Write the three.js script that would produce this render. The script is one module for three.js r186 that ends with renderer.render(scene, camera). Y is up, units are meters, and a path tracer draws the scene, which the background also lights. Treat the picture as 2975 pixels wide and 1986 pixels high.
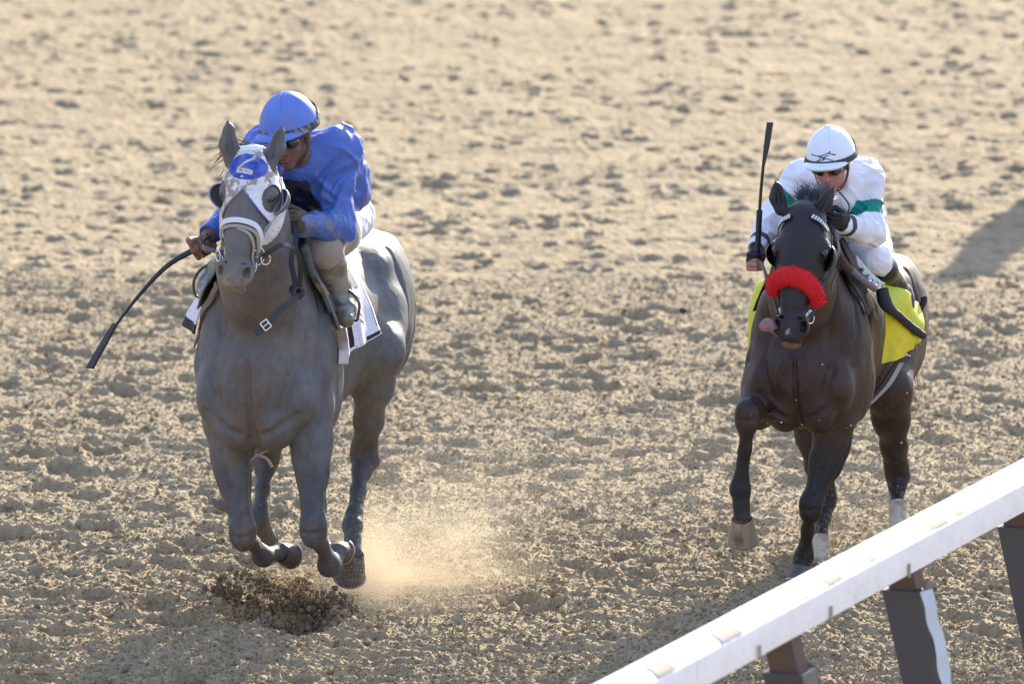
import * as THREE from 'three';
import { mergeGeometries } from 'three/addons/utils/BufferGeometryUtils.js';

// ---------------------------------------------------------------- camera, sky, sun, exposure
const scene = new THREE.Scene();
const camera = new THREE.PerspectiveCamera(5.3436, 1.5, 1, 3000);
camera.position.set(0, 5.6605, 30);
camera.rotation.x = THREE.MathUtils.degToRad(-8.5);
camera.focus = 30.2;
camera.userData.fStop = 3.9;
const renderer = new THREE.WebGLRenderer({ antialias: true });
renderer.setSize(1024, 683);
renderer.toneMapping = THREE.LinearToneMapping;
renderer.toneMappingExposure = 2.45;
renderer.shadowMap.enabled = true;

const SUN_AZ = THREE.MathUtils.degToRad(17), SUN_EL = THREE.MathUtils.degToRad(19.5);   // behind the horses, to the right
const sunDir = new THREE.Vector3(Math.sin(SUN_AZ) * Math.cos(SUN_EL), Math.sin(SUN_EL), -Math.cos(SUN_AZ) * Math.cos(SUN_EL));
{
  const w = 512, h = 256, data = new Float32Array(w * h * 4), d = new THREE.Vector3();
  for (let j = 0; j < h; j++) for (let i = 0; i < w; i++) {
    const th = ((i + 0.5) / w - 0.5) * 2 * Math.PI, el = ((j + 0.5) / h - 0.5) * Math.PI;
    d.set(Math.cos(el) * Math.cos(th), Math.sin(el), Math.cos(el) * Math.sin(th));
    const up = Math.max(d.y, 0), t = Math.pow(up, 0.45), c = Math.max(d.dot(sunDir), 0), glow = 0.55 * Math.pow(c, 6) + 0.8 * Math.pow(c, 60);
    const o = (j * w + i) * 4;
    data[o] = 0.52 * (1 - t) + 0.19 * t + glow; data[o + 1] = 0.57 * (1 - t) + 0.30 * t + glow * 0.95; data[o + 2] = 0.65 * (1 - t) + 0.58 * t + glow * 0.85; data[o + 3] = 1;
    if (d.y < 0) { data[o] = 0.3; data[o + 1] = 0.25; data[o + 2] = 0.18; }
  }
  const sky = new THREE.DataTexture(data, w, h, THREE.RGBAFormat, THREE.FloatType);
  sky.mapping = THREE.EquirectangularReflectionMapping; sky.magFilter = THREE.LinearFilter; sky.needsUpdate = true;
  scene.background = sky; scene.environment = sky;
}
const sun = new THREE.DirectionalLight(new THREE.Color(1, 0.90, 0.72), 5);
sun.position.copy(sunDir).multiplyScalar(60); sun.target.position.set(0, 0, -3);
sun.castShadow = true; sun.shadow.radius = 1.2; sun.shadow.mapSize.set(4096, 4096);
Object.assign(sun.shadow.camera, { left: -14, right: 14, top: 22, bottom: -22, near: 1, far: 140 });
scene.add(sun, sun.target);

// ---------------------------------------------------------------- helpers
function rng(seed) { let a = seed >>> 0; return () => { a = (a + 0x6d2b79f5) | 0; let t = Math.imul(a ^ (a >>> 15), 1 | a); t = (t + Math.imul(t ^ (t >>> 7), 61 | t)) ^ t; return ((t ^ (t >>> 14)) >>> 0) / 4294967296; }; }
const rnd = rng(20240611);
const gauss = () => Math.sqrt(-2 * Math.log(rnd() + 1e-9)) * Math.cos(6.2832 * rnd());
const clamp = (v, a = 0, b = 1) => (v < a ? a : v > b ? b : v), lerp = (a, b, t) => a + (b - a) * t;
const smooth = (a, b, v) => { const t = clamp((v - a) / (b - a)); return t * t * (3 - 2 * t); };
function hash3(x, y, z) { let h = Math.imul(x, 374761393) ^ Math.imul(y, 668265263) ^ Math.imul(z, 2147483647 ^ 0x5bd1e995); h = Math.imul(h ^ (h >>> 13), 1274126177); h ^= h >>> 16; return (h >>> 0) / 4294967296; }
function noise(x, y, z = 0) {                                        // value noise, -1 to 1
  const X = Math.floor(x), Y = Math.floor(y), Z = Math.floor(z); x -= X; y -= Y; z -= Z;
  const u = x * x * (3 - 2 * x), v = y * y * (3 - 2 * y), w = z * z * (3 - 2 * z);
  const p = (k) => lerp(lerp(hash3(X, Y, k), hash3(X + 1, Y, k), u), lerp(hash3(X, Y + 1, k), hash3(X + 1, Y + 1, k), u), v);
  return lerp(p(Z), w > 0 ? p(Z + 1) : 0, w) * 2 - 1;
}
const fbm = (x, y, z, n = 3) => { let s = 0, a = 0.5; for (let i = 0; i < n; i++) { s += a * noise(x, y, z); x *= 2.03; y *= 2.03; z *= 2.03; a *= 0.5; } return s; };
const V = (a) => new THREE.Vector3(a[0], a[1], a[2]);
const add = (a, b, s = 1) => [a[0] + b[0] * s, a[1] + b[1] * s, a[2] + b[2] * s], sub = (a, b) => [a[0] - b[0], a[1] - b[1], a[2] - b[2]];
const mix3 = (a, b, t) => [lerp(a[0], b[0], t), lerp(a[1], b[1], t), lerp(a[2], b[2], t)];
const dot = (a, b) => a[0] * b[0] + a[1] * b[1] + a[2] * b[2], len = (a) => Math.hypot(a[0], a[1], a[2]), unit = (a) => { const l = len(a) || 1; return [a[0] / l, a[1] / l, a[2] / l]; };
const cross = (a, b) => [a[1] * b[2] - a[2] * b[1], a[2] * b[0] - a[0] * b[2], a[0] * b[1] - a[1] * b[0]];
const segD = (p, a, b) => { const ab = sub(b, a), t = clamp(dot(sub(p, a), ab) / (dot(ab, ab) + 1e-9)); return len(sub(p, add(a, ab, t))); };

const mat = (color, roughness = 0.7, more = {}) => new THREE.MeshPhysicalMaterial({ color: new THREE.Color().setRGB(...color), roughness, ...more });
const vmat = (roughness = 0.7, more = {}) => mat([1, 1, 1], roughness, { vertexColors: true, ...more });
const names = {};
function numbered(n) { const k = (names[n] = (names[n] ?? -1) + 1); return k ? n + '_' + String(k).padStart(3, '0') : n; }
function put(name, geometry, material, parent) {                     // one named mesh
  const m = new THREE.Mesh(geometry, material); m.name = parent ? name : numbered(name); m.castShadow = m.receiveShadow = true; (parent ?? scene).add(m); return m;
}
function tag(o, label, category, group, kind) { Object.assign(o.userData, label && { label }, category && { category }, group && { group }, kind && { kind }); return o; }
function thing(name, label, category, group) { const g = new THREE.Group(); g.name = numbered(name); scene.add(g); return tag(g, label, category, group); }

// A field of joined shapes on a grid, meshed with surface nets into one smooth surface.
class Field {
  constructor(lo, hi, c) {
    this.lo = lo; this.c = c; this.n = [0, 1, 2].map((i) => Math.ceil((hi[i] - lo[i]) / c) + 1);
    this.f = new Float32Array(this.n[0] * this.n[1] * this.n[2]).fill(9); this.inv = null; this.fwd = null;
  }
  frame(m) { this.fwd = m; this.inv = m ? m.clone().invert() : null; this.sc = m ? m.getMaxScaleOnAxis() : 1; return this; }
  prim(lo, hi, fn, k, op = 1) {
    const { c, n, f } = this, L = this.lo, b = new THREE.Box3(V(lo), V(hi));
    if (this.fwd) b.applyMatrix4(this.fwd);
    const pad = k + 3 * c, a = b.min.toArray(), z = b.max.toArray(), e = this.inv?.elements, sc = e ? this.sc : 1;
    const i0 = [0, 1, 2].map((i) => Math.max(0, Math.floor((a[i] - pad - L[i]) / c))), i1 = [0, 1, 2].map((i) => Math.min(n[i] - 1, Math.ceil((z[i] + pad - L[i]) / c)));
    for (let q = i0[2]; q <= i1[2]; q++) for (let j = i0[1]; j <= i1[1]; j++) {
      let o = (q * n[1] + j) * n[0] + i0[0]; const y = L[1] + j * c, w = L[2] + q * c;
      for (let i = i0[0]; i <= i1[0]; i++, o++) {
        const x = L[0] + i * c;
        let d = e ? fn(e[0] * x + e[4] * y + e[8] * w + e[12], e[1] * x + e[5] * y + e[9] * w + e[13], e[2] * x + e[6] * y + e[10] * w + e[14]) * sc : fn(x, y, w);
        const g = f[o];
        if (op > 0) { if (d < g + k) { const h = Math.max(k - Math.abs(d - g), 0); f[o] = Math.min(d, g) - (k > 0 ? h * h / (4 * k) : 0); } }
        else { d = -d; if (d > g - k) { const h = Math.max(k - Math.abs(d - g), 0); f[o] = Math.max(d, g) + (k > 0 ? h * h / (4 * k) : 0); } }
      }
    }
    return this;
  }
  cap(a, b, ra, rb = ra, k = 0.03, flat, op = 1) {                   // tapered capsule; flat = [direction, factor] squeezes it
    const d = sub(b, a), dd = dot(d, d) + 1e-9, r = Math.max(ra, rb), R = flat ? r * Math.max(1, flat[1]) : r;
    const lo = [0, 1, 2].map((i) => Math.min(a[i], b[i]) - R), hi = [0, 1, 2].map((i) => Math.max(a[i], b[i]) + R);
    const N = flat ? unit(flat[0]) : null, q = flat ? 1 / flat[1] - 1 : 0, mn = flat ? Math.min(1, flat[1]) : 1;
    return this.prim(lo, hi, (x, y, z) => {
      let px = x - a[0], py = y - a[1], pz = z - a[2], t = (px * d[0] + py * d[1] + pz * d[2]) / dd; t = t < 0 ? 0 : t > 1 ? 1 : t;
      px -= t * d[0]; py -= t * d[1]; pz -= t * d[2];
      if (N) { const s = (px * N[0] + py * N[1] + pz * N[2]) * q; px += N[0] * s; py += N[1] * s; pz += N[2] * s; }
      return (Math.sqrt(px * px + py * py + pz * pz) - (ra + (rb - ra) * t)) * mn;
    }, k, op);
  }
  chain(p, k = 0.03, flat) { for (let i = 0; i + 1 < p.length; i++) this.cap(p[i][0], p[i + 1][0], p[i][1], p[i + 1][1], k, flat); return this; }
  ell(c, r, k = 0.03, rot, op = 1) {
    let m = null; if (rot) m = new THREE.Matrix4().makeRotationFromEuler(new THREE.Euler(...rot)).elements;
    const R = rot ? Math.max(...r) : 0, lo = add(c, rot ? [R, R, R] : r, -1), hi = add(c, rot ? [R, R, R] : r);
    return this.prim(lo, hi, (x, y, z) => {
      let a = x - c[0], b = y - c[1], d = z - c[2];
      if (m) { const u = m[0] * a + m[1] * b + m[2] * d, v = m[4] * a + m[5] * b + m[6] * d; d = m[8] * a + m[9] * b + m[10] * d; a = u; b = v; }
      a /= r[0]; b /= r[1]; d /= r[2]; const k0 = Math.sqrt(a * a + b * b + d * d); a /= r[0]; b /= r[1]; d /= r[2]; const k1 = Math.sqrt(a * a + b * b + d * d);
      return k1 < 1e-6 ? -Math.min(...r) : k0 * (k0 - 1) / k1;
    }, k, op);
  }
  loft(s, k = 0.03) {                                                // stations [z, cx, cy, rx, ry], z rising
    const at = (z) => {
      let i = 0; while (i < s.length - 2 && z > s[i + 1][0]) i++;
      const a = s[Math.max(i - 1, 0)], b = s[i], c = s[i + 1], d = s[Math.min(i + 2, s.length - 1)], t = clamp((z - b[0]) / (c[0] - b[0])), h = c[0] - b[0];
      return [1, 2, 3, 4].map((j) => { const m0 = (c[j] - a[j]) / (c[0] - a[0]) * h, m1 = (d[j] - b[j]) / (d[0] - b[0]) * h, t2 = t * t, t3 = t2 * t; return (2 * t3 - 3 * t2 + 1) * b[j] + (t3 - 2 * t2 + t) * m0 + (-2 * t3 + 3 * t2) * c[j] + (t3 - t2) * m1; });
    };
    const z0 = s[0][0], z1 = s.at(-1)[0], T = []; for (let i = 0; i <= 400; i++) T.push(at(lerp(z0, z1, i / 400)));
    const X = Math.max(...s.map((q) => q[3] + Math.abs(q[1]))), y0 = Math.min(...s.map((q) => q[2] - q[4])), y1 = Math.max(...s.map((q) => q[2] + q[4]));
    this.body = (z) => T[Math.round(clamp((z - z0) / (z1 - z0)) * 400)];
    return this.prim([-X, y0, z0], [X, y1, z1], (x, y, z) => {
      const q = T[Math.round(clamp((z - z0) / (z1 - z0)) * 400)]; let a = (x - q[0]) / q[2], b = (y - q[1]) / q[3]; const k0 = Math.sqrt(a * a + b * b); a /= q[2]; b /= q[3]; const k1 = Math.sqrt(a * a + b * b);
      const d = k1 < 1e-6 ? -Math.min(q[2], q[3]) : k0 * (k0 - 1) / k1, o = z < z0 ? z0 - z : z > z1 ? z - z1 : 0;
      return o > 0 ? Math.hypot(Math.max(d, 0), o) : d;
    }, k);
  }
  rough(fn) { const { f, n, c } = this, L = this.lo; let o = 0; for (let k = 0; k < n[2]; k++) for (let j = 0; j < n[1]; j++) for (let i = 0; i < n[0]; i++, o++) if (Math.abs(f[o]) < 0.03) f[o] += fn(L[0] + i * c, L[1] + j * c, L[2] + k * c); return this; }
  at(x, y, z) {
    const { f, n, c, lo } = this; x = clamp((x - lo[0]) / c, 0, n[0] - 1.001); y = clamp((y - lo[1]) / c, 0, n[1] - 1.001); z = clamp((z - lo[2]) / c, 0, n[2] - 1.001);
    const i = x | 0, j = y | 0, k = z | 0, o = (k * n[1] + j) * n[0] + i, sx = 1, sy = n[0], sz = n[0] * n[1]; x -= i; y -= j; z -= k;
    return lerp(lerp(lerp(f[o], f[o + sx], x), lerp(f[o + sy], f[o + sx + sy], x), y), lerp(lerp(f[o + sz], f[o + sx + sz], x), lerp(f[o + sy + sz], f[o + sx + sy + sz], x), y), z);
  }
  grad(p, e = this.c) { return unit([this.at(p[0] + e, p[1], p[2]) - this.at(p[0] - e, p[1], p[2]), this.at(p[0], p[1] + e, p[2]) - this.at(p[0], p[1] - e, p[2]), this.at(p[0], p[1], p[2] + e) - this.at(p[0], p[1], p[2] - e)]); }
  snap(p, off = 0) { for (let i = 0; i < 12; i++) { const d = this.at(...p) - off; if (Math.abs(d) < 2e-4) break; p = add(p, this.grad(p), -clamp(d, -0.02, 0.02)); } return p; }
  mesh(paint) {
    const { f, n, c } = this, L = this.lo, [nx, ny, nz] = n, sy = nx, sz = nx * ny, id = new Int32Array(f.length).fill(-1), P = [], N = [], I = [];
    const off = [0, 1, sy, sy + 1, sz, sz + 1, sz + sy, sz + sy + 1], E = [[0, 1], [2, 3], [4, 5], [6, 7], [0, 2], [1, 3], [4, 6], [5, 7], [0, 4], [1, 5], [2, 6], [3, 7]], v = new Float64Array(8);
    for (let k = 0; k < nz - 1; k++) for (let j = 0; j < ny - 1; j++) for (let i = 0, o = k * sz + j * sy; i < nx - 1; i++, o++) {
      let m = 0; for (let q = 0; q < 8; q++) { v[q] = f[o + off[q]]; if (v[q] < 0) m++; }
      if (m === 0 || m === 8) continue;
      let x = 0, y = 0, z = 0, s = 0;
      for (const [a, b] of E) if (v[a] < 0 !== v[b] < 0) { const t = v[a] / (v[a] - v[b]); x += lerp(a & 1, b & 1, t); y += lerp((a >> 1) & 1, (b >> 1) & 1, t); z += lerp(a >> 2, b >> 2, t); s++; }
      x /= s; y /= s; z /= s; id[o] = P.length / 3; P.push(L[0] + (i + x) * c, L[1] + (j + y) * c, L[2] + (k + z) * c);
      const gx = lerp(lerp(v[1] - v[0], v[3] - v[2], y), lerp(v[5] - v[4], v[7] - v[6], y), z), gy = lerp(lerp(v[2] - v[0], v[3] - v[1], x), lerp(v[6] - v[4], v[7] - v[5], x), z), gz = lerp(lerp(v[4] - v[0], v[5] - v[1], x), lerp(v[6] - v[2], v[7] - v[3], x), y), l = Math.hypot(gx, gy, gz) || 1;
      N.push(gx / l, gy / l, gz / l);
    }
    const quad = (a, b, d, e, flip) => { if (flip) I.push(a, d, b, a, e, d); else I.push(a, b, d, a, d, e); };
    for (let k = 1; k < nz - 1; k++) for (let j = 1; j < ny - 1; j++) for (let i = 1, o = k * sz + j * sy + 1; i < nx - 1; i++, o++) {
      if (id[o] < 0) continue; const s = f[o] < 0;
      if (s !== f[o + 1] < 0) quad(id[o], id[o - sy], id[o - sy - sz], id[o - sz], s);
      if (s !== f[o + sy] < 0) quad(id[o], id[o - sz], id[o - sz - 1], id[o - 1], s);
      if (s !== f[o + sz] < 0) quad(id[o], id[o - 1], id[o - 1 - sy], id[o - sy], s);
    }
    let out = 0; for (let i = 0; i < I.length; i += 3 * 7) { const [a, b, d] = [I[i] * 3, I[i + 1] * 3, I[i + 2] * 3], p = (q) => [P[q], P[q + 1], P[q + 2]]; out += Math.sign(dot(cross(sub(p(b), p(a)), sub(p(d), p(a))), [N[a], N[a + 1], N[a + 2]])); }
    if (out < 0) for (let i = 0; i < I.length; i += 3) { const t = I[i + 1]; I[i + 1] = I[i + 2]; I[i + 2] = t; }
    const g = new THREE.BufferGeometry(); g.setAttribute('position', new THREE.BufferAttribute(new Float32Array(P), 3)); g.setAttribute('normal', new THREE.BufferAttribute(new Float32Array(N), 3)); g.setIndex(I);
    if (paint) recolour(g, paint);
    return g;
  }
}
function recolour(g, paint) {
  const p = g.attributes.position, c = new Float32Array(p.count * 3);
  for (let i = 0; i < p.count; i++) { const q = paint(p.getX(i), p.getY(i), p.getZ(i)); c[i * 3] = q[0]; c[i * 3 + 1] = q[1]; c[i * 3 + 2] = q[2]; }
  g.setAttribute('color', new THREE.BufferAttribute(c, 3)); return g;
}
// What lies within `region` of another field, thickened by `off`: hoods, bands, girths that hug a body.
function shell(F, off, lo, hi, c, region, paint) {
  const S = new Field(lo, hi, c), [nx, ny, nz] = S.n; let o = 0;
  for (let k = 0; k < nz; k++) for (let j = 0; j < ny; j++) for (let i = 0; i < nx; i++, o++) {
    const x = lo[0] + i * c, y = lo[1] + j * c, z = lo[2] + k * c, d = F.at(x, y, z);
    S.f[o] = Math.abs(d) > 0.06 + off ? Math.sign(d) * 0.05 : Math.max(d - off, -d - 0.02, region(x, y, z));
    if (d < -0.03) S.f[o] = 0.05;
  }
  return S.mesh(paint);
}
const curve = (pts) => new THREE.CatmullRomCurve3(pts.map(V), false, 'centripetal');
function tube(pts, r, n = 40, sides = 8) {                           // r: number or function of 0..1
  const C = curve(pts), P = [], N = [], I = [], fr = C.computeFrenetFrames(n, false);
  for (let i = 0; i <= n; i++) { const p = C.getPointAt(i / n), R = typeof r === 'number' ? r : r(i / n);
    for (let j = 0; j < sides; j++) { const a = j / sides * 6.28319, q = fr.normals[i].clone().multiplyScalar(Math.cos(a)).addScaledVector(fr.binormals[i], Math.sin(a)); P.push(p.x + q.x * R, p.y + q.y * R, p.z + q.z * R); N.push(q.x, q.y, q.z); } }
  for (let i = 0; i < n; i++) for (let j = 0; j < sides; j++) { const a = i * sides + j, b = i * sides + (j + 1) % sides; I.push(a, b, a + sides, b, b + sides, a + sides); }
  for (const [o, s] of [[0, 1], [n, -1]]) for (let j = 1; j < sides - 1; j++) { const a = o * sides; s > 0 ? I.push(a, a + j + 1, a + j) : I.push(a, a + j, a + j + 1); }
  const g = new THREE.BufferGeometry(); g.setAttribute('position', new THREE.Float32BufferAttribute(P, 3)); g.setAttribute('normal', new THREE.Float32BufferAttribute(N, 3)); g.setIndex(I); return g;
}
function strap(pts, width, thick, out, n = 40) {                     // flat leather: out(p) gives the side it faces
  const C = curve(pts), P = [], I = []; let up = null;
  for (let i = 0; i <= n; i++) {
    const p = C.getPointAt(i / n).toArray(), t = C.getTangentAt(i / n).toArray(); let o = unit(typeof out === 'function' ? out(p) : out); o = unit(add(o, t, -dot(o, t)));
    const s = cross(t, o), w = (typeof width === 'number' ? width : width(i / n)) / 2;
    const q = [add(add(p, s, w), o, thick / 2), add(add(p, s, -w), o, thick / 2), add(add(p, s, -w), o, -thick / 2), add(add(p, s, w), o, -thick / 2)];
    for (let j = 0; j < 4; j++) P.push(...q[j], ...q[(j + 1) % 4]);
  }
  for (let i = 0; i < n; i++) for (let j = 0; j < 4; j++) { const a = i * 8 + j * 2, b = a + 1; I.push(a, a + 8, b, b, a + 8, b + 8); }
  for (const [o, f] of [[0, 1], [n * 8, 0]]) f ? I.push(o, o + 2, o + 4, o, o + 4, o + 6) : I.push(o, o + 4, o + 2, o, o + 6, o + 4);
  const g = new THREE.BufferGeometry(); g.setAttribute('position', new THREE.Float32BufferAttribute(P, 3)); g.setIndex(I); g.computeVertexNormals(); return g;
}
function clean(list) { return mergeGeometries(list.map((g) => { const q = g.index ? g.toNonIndexed() : g.clone(); for (const k of Object.keys(q.attributes)) if (k !== 'position' && k !== 'normal') q.deleteAttribute(k); return q; })); }
function ring(c, normal, R, r, sx = 1, sy = 1) { const g = new THREE.TorusGeometry(R, r, 8, 28); g.scale(sx, sy, 1); g.applyQuaternion(new THREE.Quaternion().setFromUnitVectors(new THREE.Vector3(0, 0, 1), V(unit(normal)))); g.translate(...c); return g; }
// A hand closed on a rod: c on the rod, axis along it, toWrist away from it. Palm, four bent fingers of unequal length and a thumb.
function grip(F, c, axis, toWrist, s = 1, side = 1) {
  const a = unit(axis); let e1 = unit(add(toWrist, a, -dot(toWrist, a))); const e2 = unit(cross(a, e1)).map((v) => v * side), at = (x, y, z) => add(add(add(c, e1, x * s), e2, y * s), a, z * s);
  F.cap(at(0.072, 0.012, 0), at(0.03, 0.028, 0), 0.03 * s, 0.034 * s, 0.02, [e2, 0.55]);
  [[-0.031, 0.92], [-0.0105, 1.03], [0.0105, 1.06], [0.031, 0.96]].forEach(([z, l]) => {
    const pts = [at(0.02, 0.034, z), at(-0.022 * l, 0.03, z * 1.04), at(-0.033 * l, -0.006, z * 1.02), at(-0.012, -0.03 * l, z), at(0.01, -0.026 * l, z)];
    F.chain(pts.map((p, i) => [p, [0.0115, 0.0105, 0.0098, 0.009, 0.008][i] * s]), 0.004);
  });
  F.chain([[at(0.06, -0.004, 0.026), 0.015 * s], [at(0.03, -0.028, 0.04), 0.0125 * s], [at(-0.004, -0.037, 0.03), 0.0105 * s], [at(-0.022, -0.036, 0.016), 0.009 * s]], 0.008);
}

// ---------------------------------------------------------------- the dirt track
// Loose, harrowed dirt: rolling ridges, crumbs and thousands of hoof prints pressed into one sheet that runs on to the horizon.
const groundAt = (() => {
  const zs = [], us = [];
  for (let z = 1.9, s = 0; z > -27.2; s = 1.9 - z) { zs.push(z); z -= 0.0125 + 0.0018 * s; }
  const near = []; for (let d = 0.05, z = 1.9; z < 420; d *= 1.45) near.push((z += d)); zs.unshift(...near.reverse());
  for (let d = 0.1, z = zs.at(-1); z > -900; d *= 1.4) zs.push((z -= d));
  const NC = 600; for (let i = 0; i <= NC; i++) us.push(i / NC * 2 - 1);
  const side = []; for (let d = 0.03, u = 1; u < 160; d *= 1.5) side.push((u += d)); us.push(...side); us.unshift(...side.map((u) => -u).reverse());
  const half = (z) => z > 1.9 ? 2.35 : Math.max(2.35, Math.min(4.4, 2.35 + (1.9 - z) * 0.071));
  const R = zs.length, C = us.length, X = (r, c) => us[c] * half(zs[r]), H = new Float32Array(R * C), W = new Float32Array(R * C);
  const inside = (x, z) => smooth(430, 30, Math.max(Math.abs(x) * 4, Math.abs(z + 12))) * (Math.abs(x) <= half(z) * 1.001 && z < 1.95 && z > -29 ? 1 : 0);
  const base = (x, z, fine) => {
    const wx = x + 0.25 * noise(x * 1.3, z * 1.3, 4), wz = z + 0.22 * noise(x * 1.1, z * 1.7, 9);
    let h = 0.028 * noise(wx * 0.9, wz * 0.8, 1) + 0.014 * noise(wx * 2.3, wz * 3.1, 2) + 0.010 * (1 - 2 * Math.abs(noise(wx * 4.2, wz * 8.5, 3))) + 0.009 * (1 - 2 * Math.abs(noise(wx * 6, wz * 15, 33))) * (0.4 + smooth(-3, 1, z));
    if (!fine) return h;
    const near = smooth(-9, 0.5, z), r = 0.45 + 0.55 * near, patch = 0.35 + 0.65 * smooth(-0.35, 0.35, noise(x * 0.9, z * 0.9, 15));
    const b1 = 1 - Math.abs(noise(wx * 8.5, wz * 8, 5)), b2 = 1 - Math.abs(noise(wx * 19, wz * 17, 6)), b3 = noise(x * 44, z * 37, 7), b4 = noise(x * 75, z * 61, 8);
    return h + r * patch * (0.007 * b1 * b1 + 0.008 * b2 * b2) + (0.35 + 0.65 * r) * (0.0058 * b3 + 0.0040 * b4) + 0.006 * noise(x * 27, z * 24, 17);
  };
  for (let r = 0; r < R; r++) for (let c = 0; c < C; c++) { const x = X(r, c), z = zs[r], k = inside(x, z); H[r * C + c] = k * base(x, z, k > 0.3); }
  const rows = (z) => { let a = 0, b = R - 1; while (b - a > 1) { const m = (a + b) >> 1; zs[m] > z ? (a = m) : (b = m); } return a; };
  const cols = (u) => { let a = 0, b = C - 1; while (b - a > 1) { const m = (a + b) >> 1; us[m] < u ? (a = m) : (b = m); } return a; };
  // Each print: a scooped oval, longer along the run, its dirt thrown up behind it.
  const stamp = (x0, z0, r, depth, turn, long) => {
    const s = Math.sin(turn), k = Math.cos(turn), reach = r * long * 2.1, ra = rows(z0 + reach), rb = rows(z0 - reach) + 1;
    for (let q = ra; q <= rb; q++) {
      const h = half(zs[q]), ca = cols((x0 - reach) / h), cb = cols((x0 + reach) / h) + 1;
      for (let c = ca; c <= cb; c++) {
        const dx = X(q, c) - x0, dz = zs[q] - z0, wob = 1 + 0.22 * noise(dx * 9 + x0 * 7, dz * 9 + z0 * 5, 3), a = (dx * k - dz * s) / (r * wob), b = (dx * s + dz * k) / (r * long * wob), d = Math.sqrt(a * a + b * b);
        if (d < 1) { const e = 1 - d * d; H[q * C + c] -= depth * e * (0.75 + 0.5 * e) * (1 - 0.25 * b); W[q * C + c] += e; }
        else if (d < 1.9) { const e = 1 - (d - 1) / 0.9; H[q * C + c] += depth * (0.28 - 0.3 * b / d) * e * e * smooth(1, 1.12, d) * (1 + 0.5 * noise(dx * 40, dz * 40, x0)); }
      }
    }
  };
  for (let i = 0; i < 3600; i++) {
    const z = 1.8 - 28.5 * Math.pow(rnd(), 0.78), x = (rnd() * 2 - 1) * (half(z) + 0.1), clump = noise(x * 0.8, z * 0.7, 22);
    if (clump < -0.2 && rnd() < 0.5) continue;
    if (x > 0.1 && z > -2 && rnd() < 0.45) continue;
    stamp(x, z, lerp(0.052, 0.10, rnd()) * (z < -9 ? 0.8 : 1), lerp(0.014, 0.068, rnd() * rnd() + 0.08) * (z < -10 ? 0.8 : 1), -0.25 + 0.35 * gauss(), lerp(0.75, 1.25, rnd()));
  }
  for (const [p, r, d] of [[[-.872, 0, .262], .15, .075], [[-1.118, 0, -.049], .1, .05], [[-1.333, 0, -2.715], .09, .05], [[.129, 0, -.247], .1, .06], [[.01, 0, -.397], .09, .05], [[-1.493, 0, -.296], .11, .05], [[-1.822, 0, .339], .12, .05], [[-1.346, 0, .146], .12, .05], [[1.227, 0, -.959], .1, .06]]) stamp(p[0], p[2], r, d, -0.22, 1.3);
  for (let i = 0; i < 7000; i++) {                                  // crumbs grown together with the surface
    const z = 1.85 - 15 * Math.pow(rnd(), 1.5), x = (rnd() * 2 - 1) * half(z), r = lerp(0.008, 0.022, Math.pow(rnd(), 2.6)), q = 0.5 + 0.5 * rnd(), ra = rows(z + r), rb = rows(z - r) + 1;
    if (noise(x * 1.4, z * 1.4, 31) < -0.45) continue;
    for (let w = ra; w <= rb; w++) { const h = half(zs[w]), ca = cols((x - r) / h), cb = cols((x + r) / h) + 1; for (let c = ca; c <= cb; c++) { const d = Math.hypot(X(w, c) - x, (zs[w] - z) * 1.0) / r * (1 + 0.35 * noise(X(w, c) * 70, zs[w] * 70, i)); if (d < 1) H[w * C + c] += r * q * 0.8 * Math.sqrt(1 - d * d); } }
  }
  const P = new Float32Array(R * C * 3), K = new Float32Array(R * C * 3), I = new Uint32Array((R - 1) * (C - 1) * 6); let n = 0;
  for (let r = 0; r < R; r++) for (let c = 0; c < C; c++) {
    const o = r * C + c, x = X(r, c), z = zs[r]; P.set([x, H[o], z], o * 3);
    const shadeDamp = 0.16 * clamp(W[o]) + 0.10 * fbm(x * 1.1, z * 0.9, 3) + 0.16 * noise(x * 33, z * 29, 11) + 0.12 * noise(x * 90, z * 70, 12), t = clamp(0.42 + shadeDamp * 1.4);  // prints painted darker for pit shade and damp; the rest varies at random
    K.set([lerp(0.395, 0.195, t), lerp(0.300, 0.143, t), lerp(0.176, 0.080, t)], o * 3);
    if (r && c) { const a = o - C - 1, b = o - C, d = o - 1; I.set([a, b, d, b, o, d], n); n += 6; }
  }
  const g = new THREE.BufferGeometry(); g.setAttribute('position', new THREE.BufferAttribute(P, 3)); g.setAttribute('color', new THREE.BufferAttribute(K, 3)); g.setIndex(new THREE.BufferAttribute(I, 1)); g.computeVertexNormals();
  if (g.attributes.normal.getY(0) < 0) { for (let i = 0; i < I.length; i += 3) { const t = I[i + 1]; I[i + 1] = I[i + 2]; I[i + 2] = t; } g.computeVertexNormals(); }
  const bw = 1024, bd = new Float32Array(bw * bw), put8 = new Uint8Array(bw * bw * 4);   // 1.6 m of fine crumbs, repeated
  for (let i = 0; i < 26000; i++) { const x = rnd() * bw, y = rnd() * bw, r = lerp(2, 9, Math.pow(rnd(), 2.5)), h = r * (0.5 + rnd()); for (let b = Math.ceil(y - r); b < y + r; b++) for (let a = Math.ceil(x - r); a < x + r; a++) { const d = Math.hypot(a - x, b - y) / r; if (d < 1) { const o = ((b + bw) % bw) * bw + (a + bw) % bw; bd[o] = Math.max(bd[o], h * Math.sqrt(1 - d * d)); } } }
  for (let i = 0; i < bw * bw; i++) { const v = clamp(bd[i] / 13) * 255; put8[i * 4] = put8[i * 4 + 1] = put8[i * 4 + 2] = v; put8[i * 4 + 3] = 255; }
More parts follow.
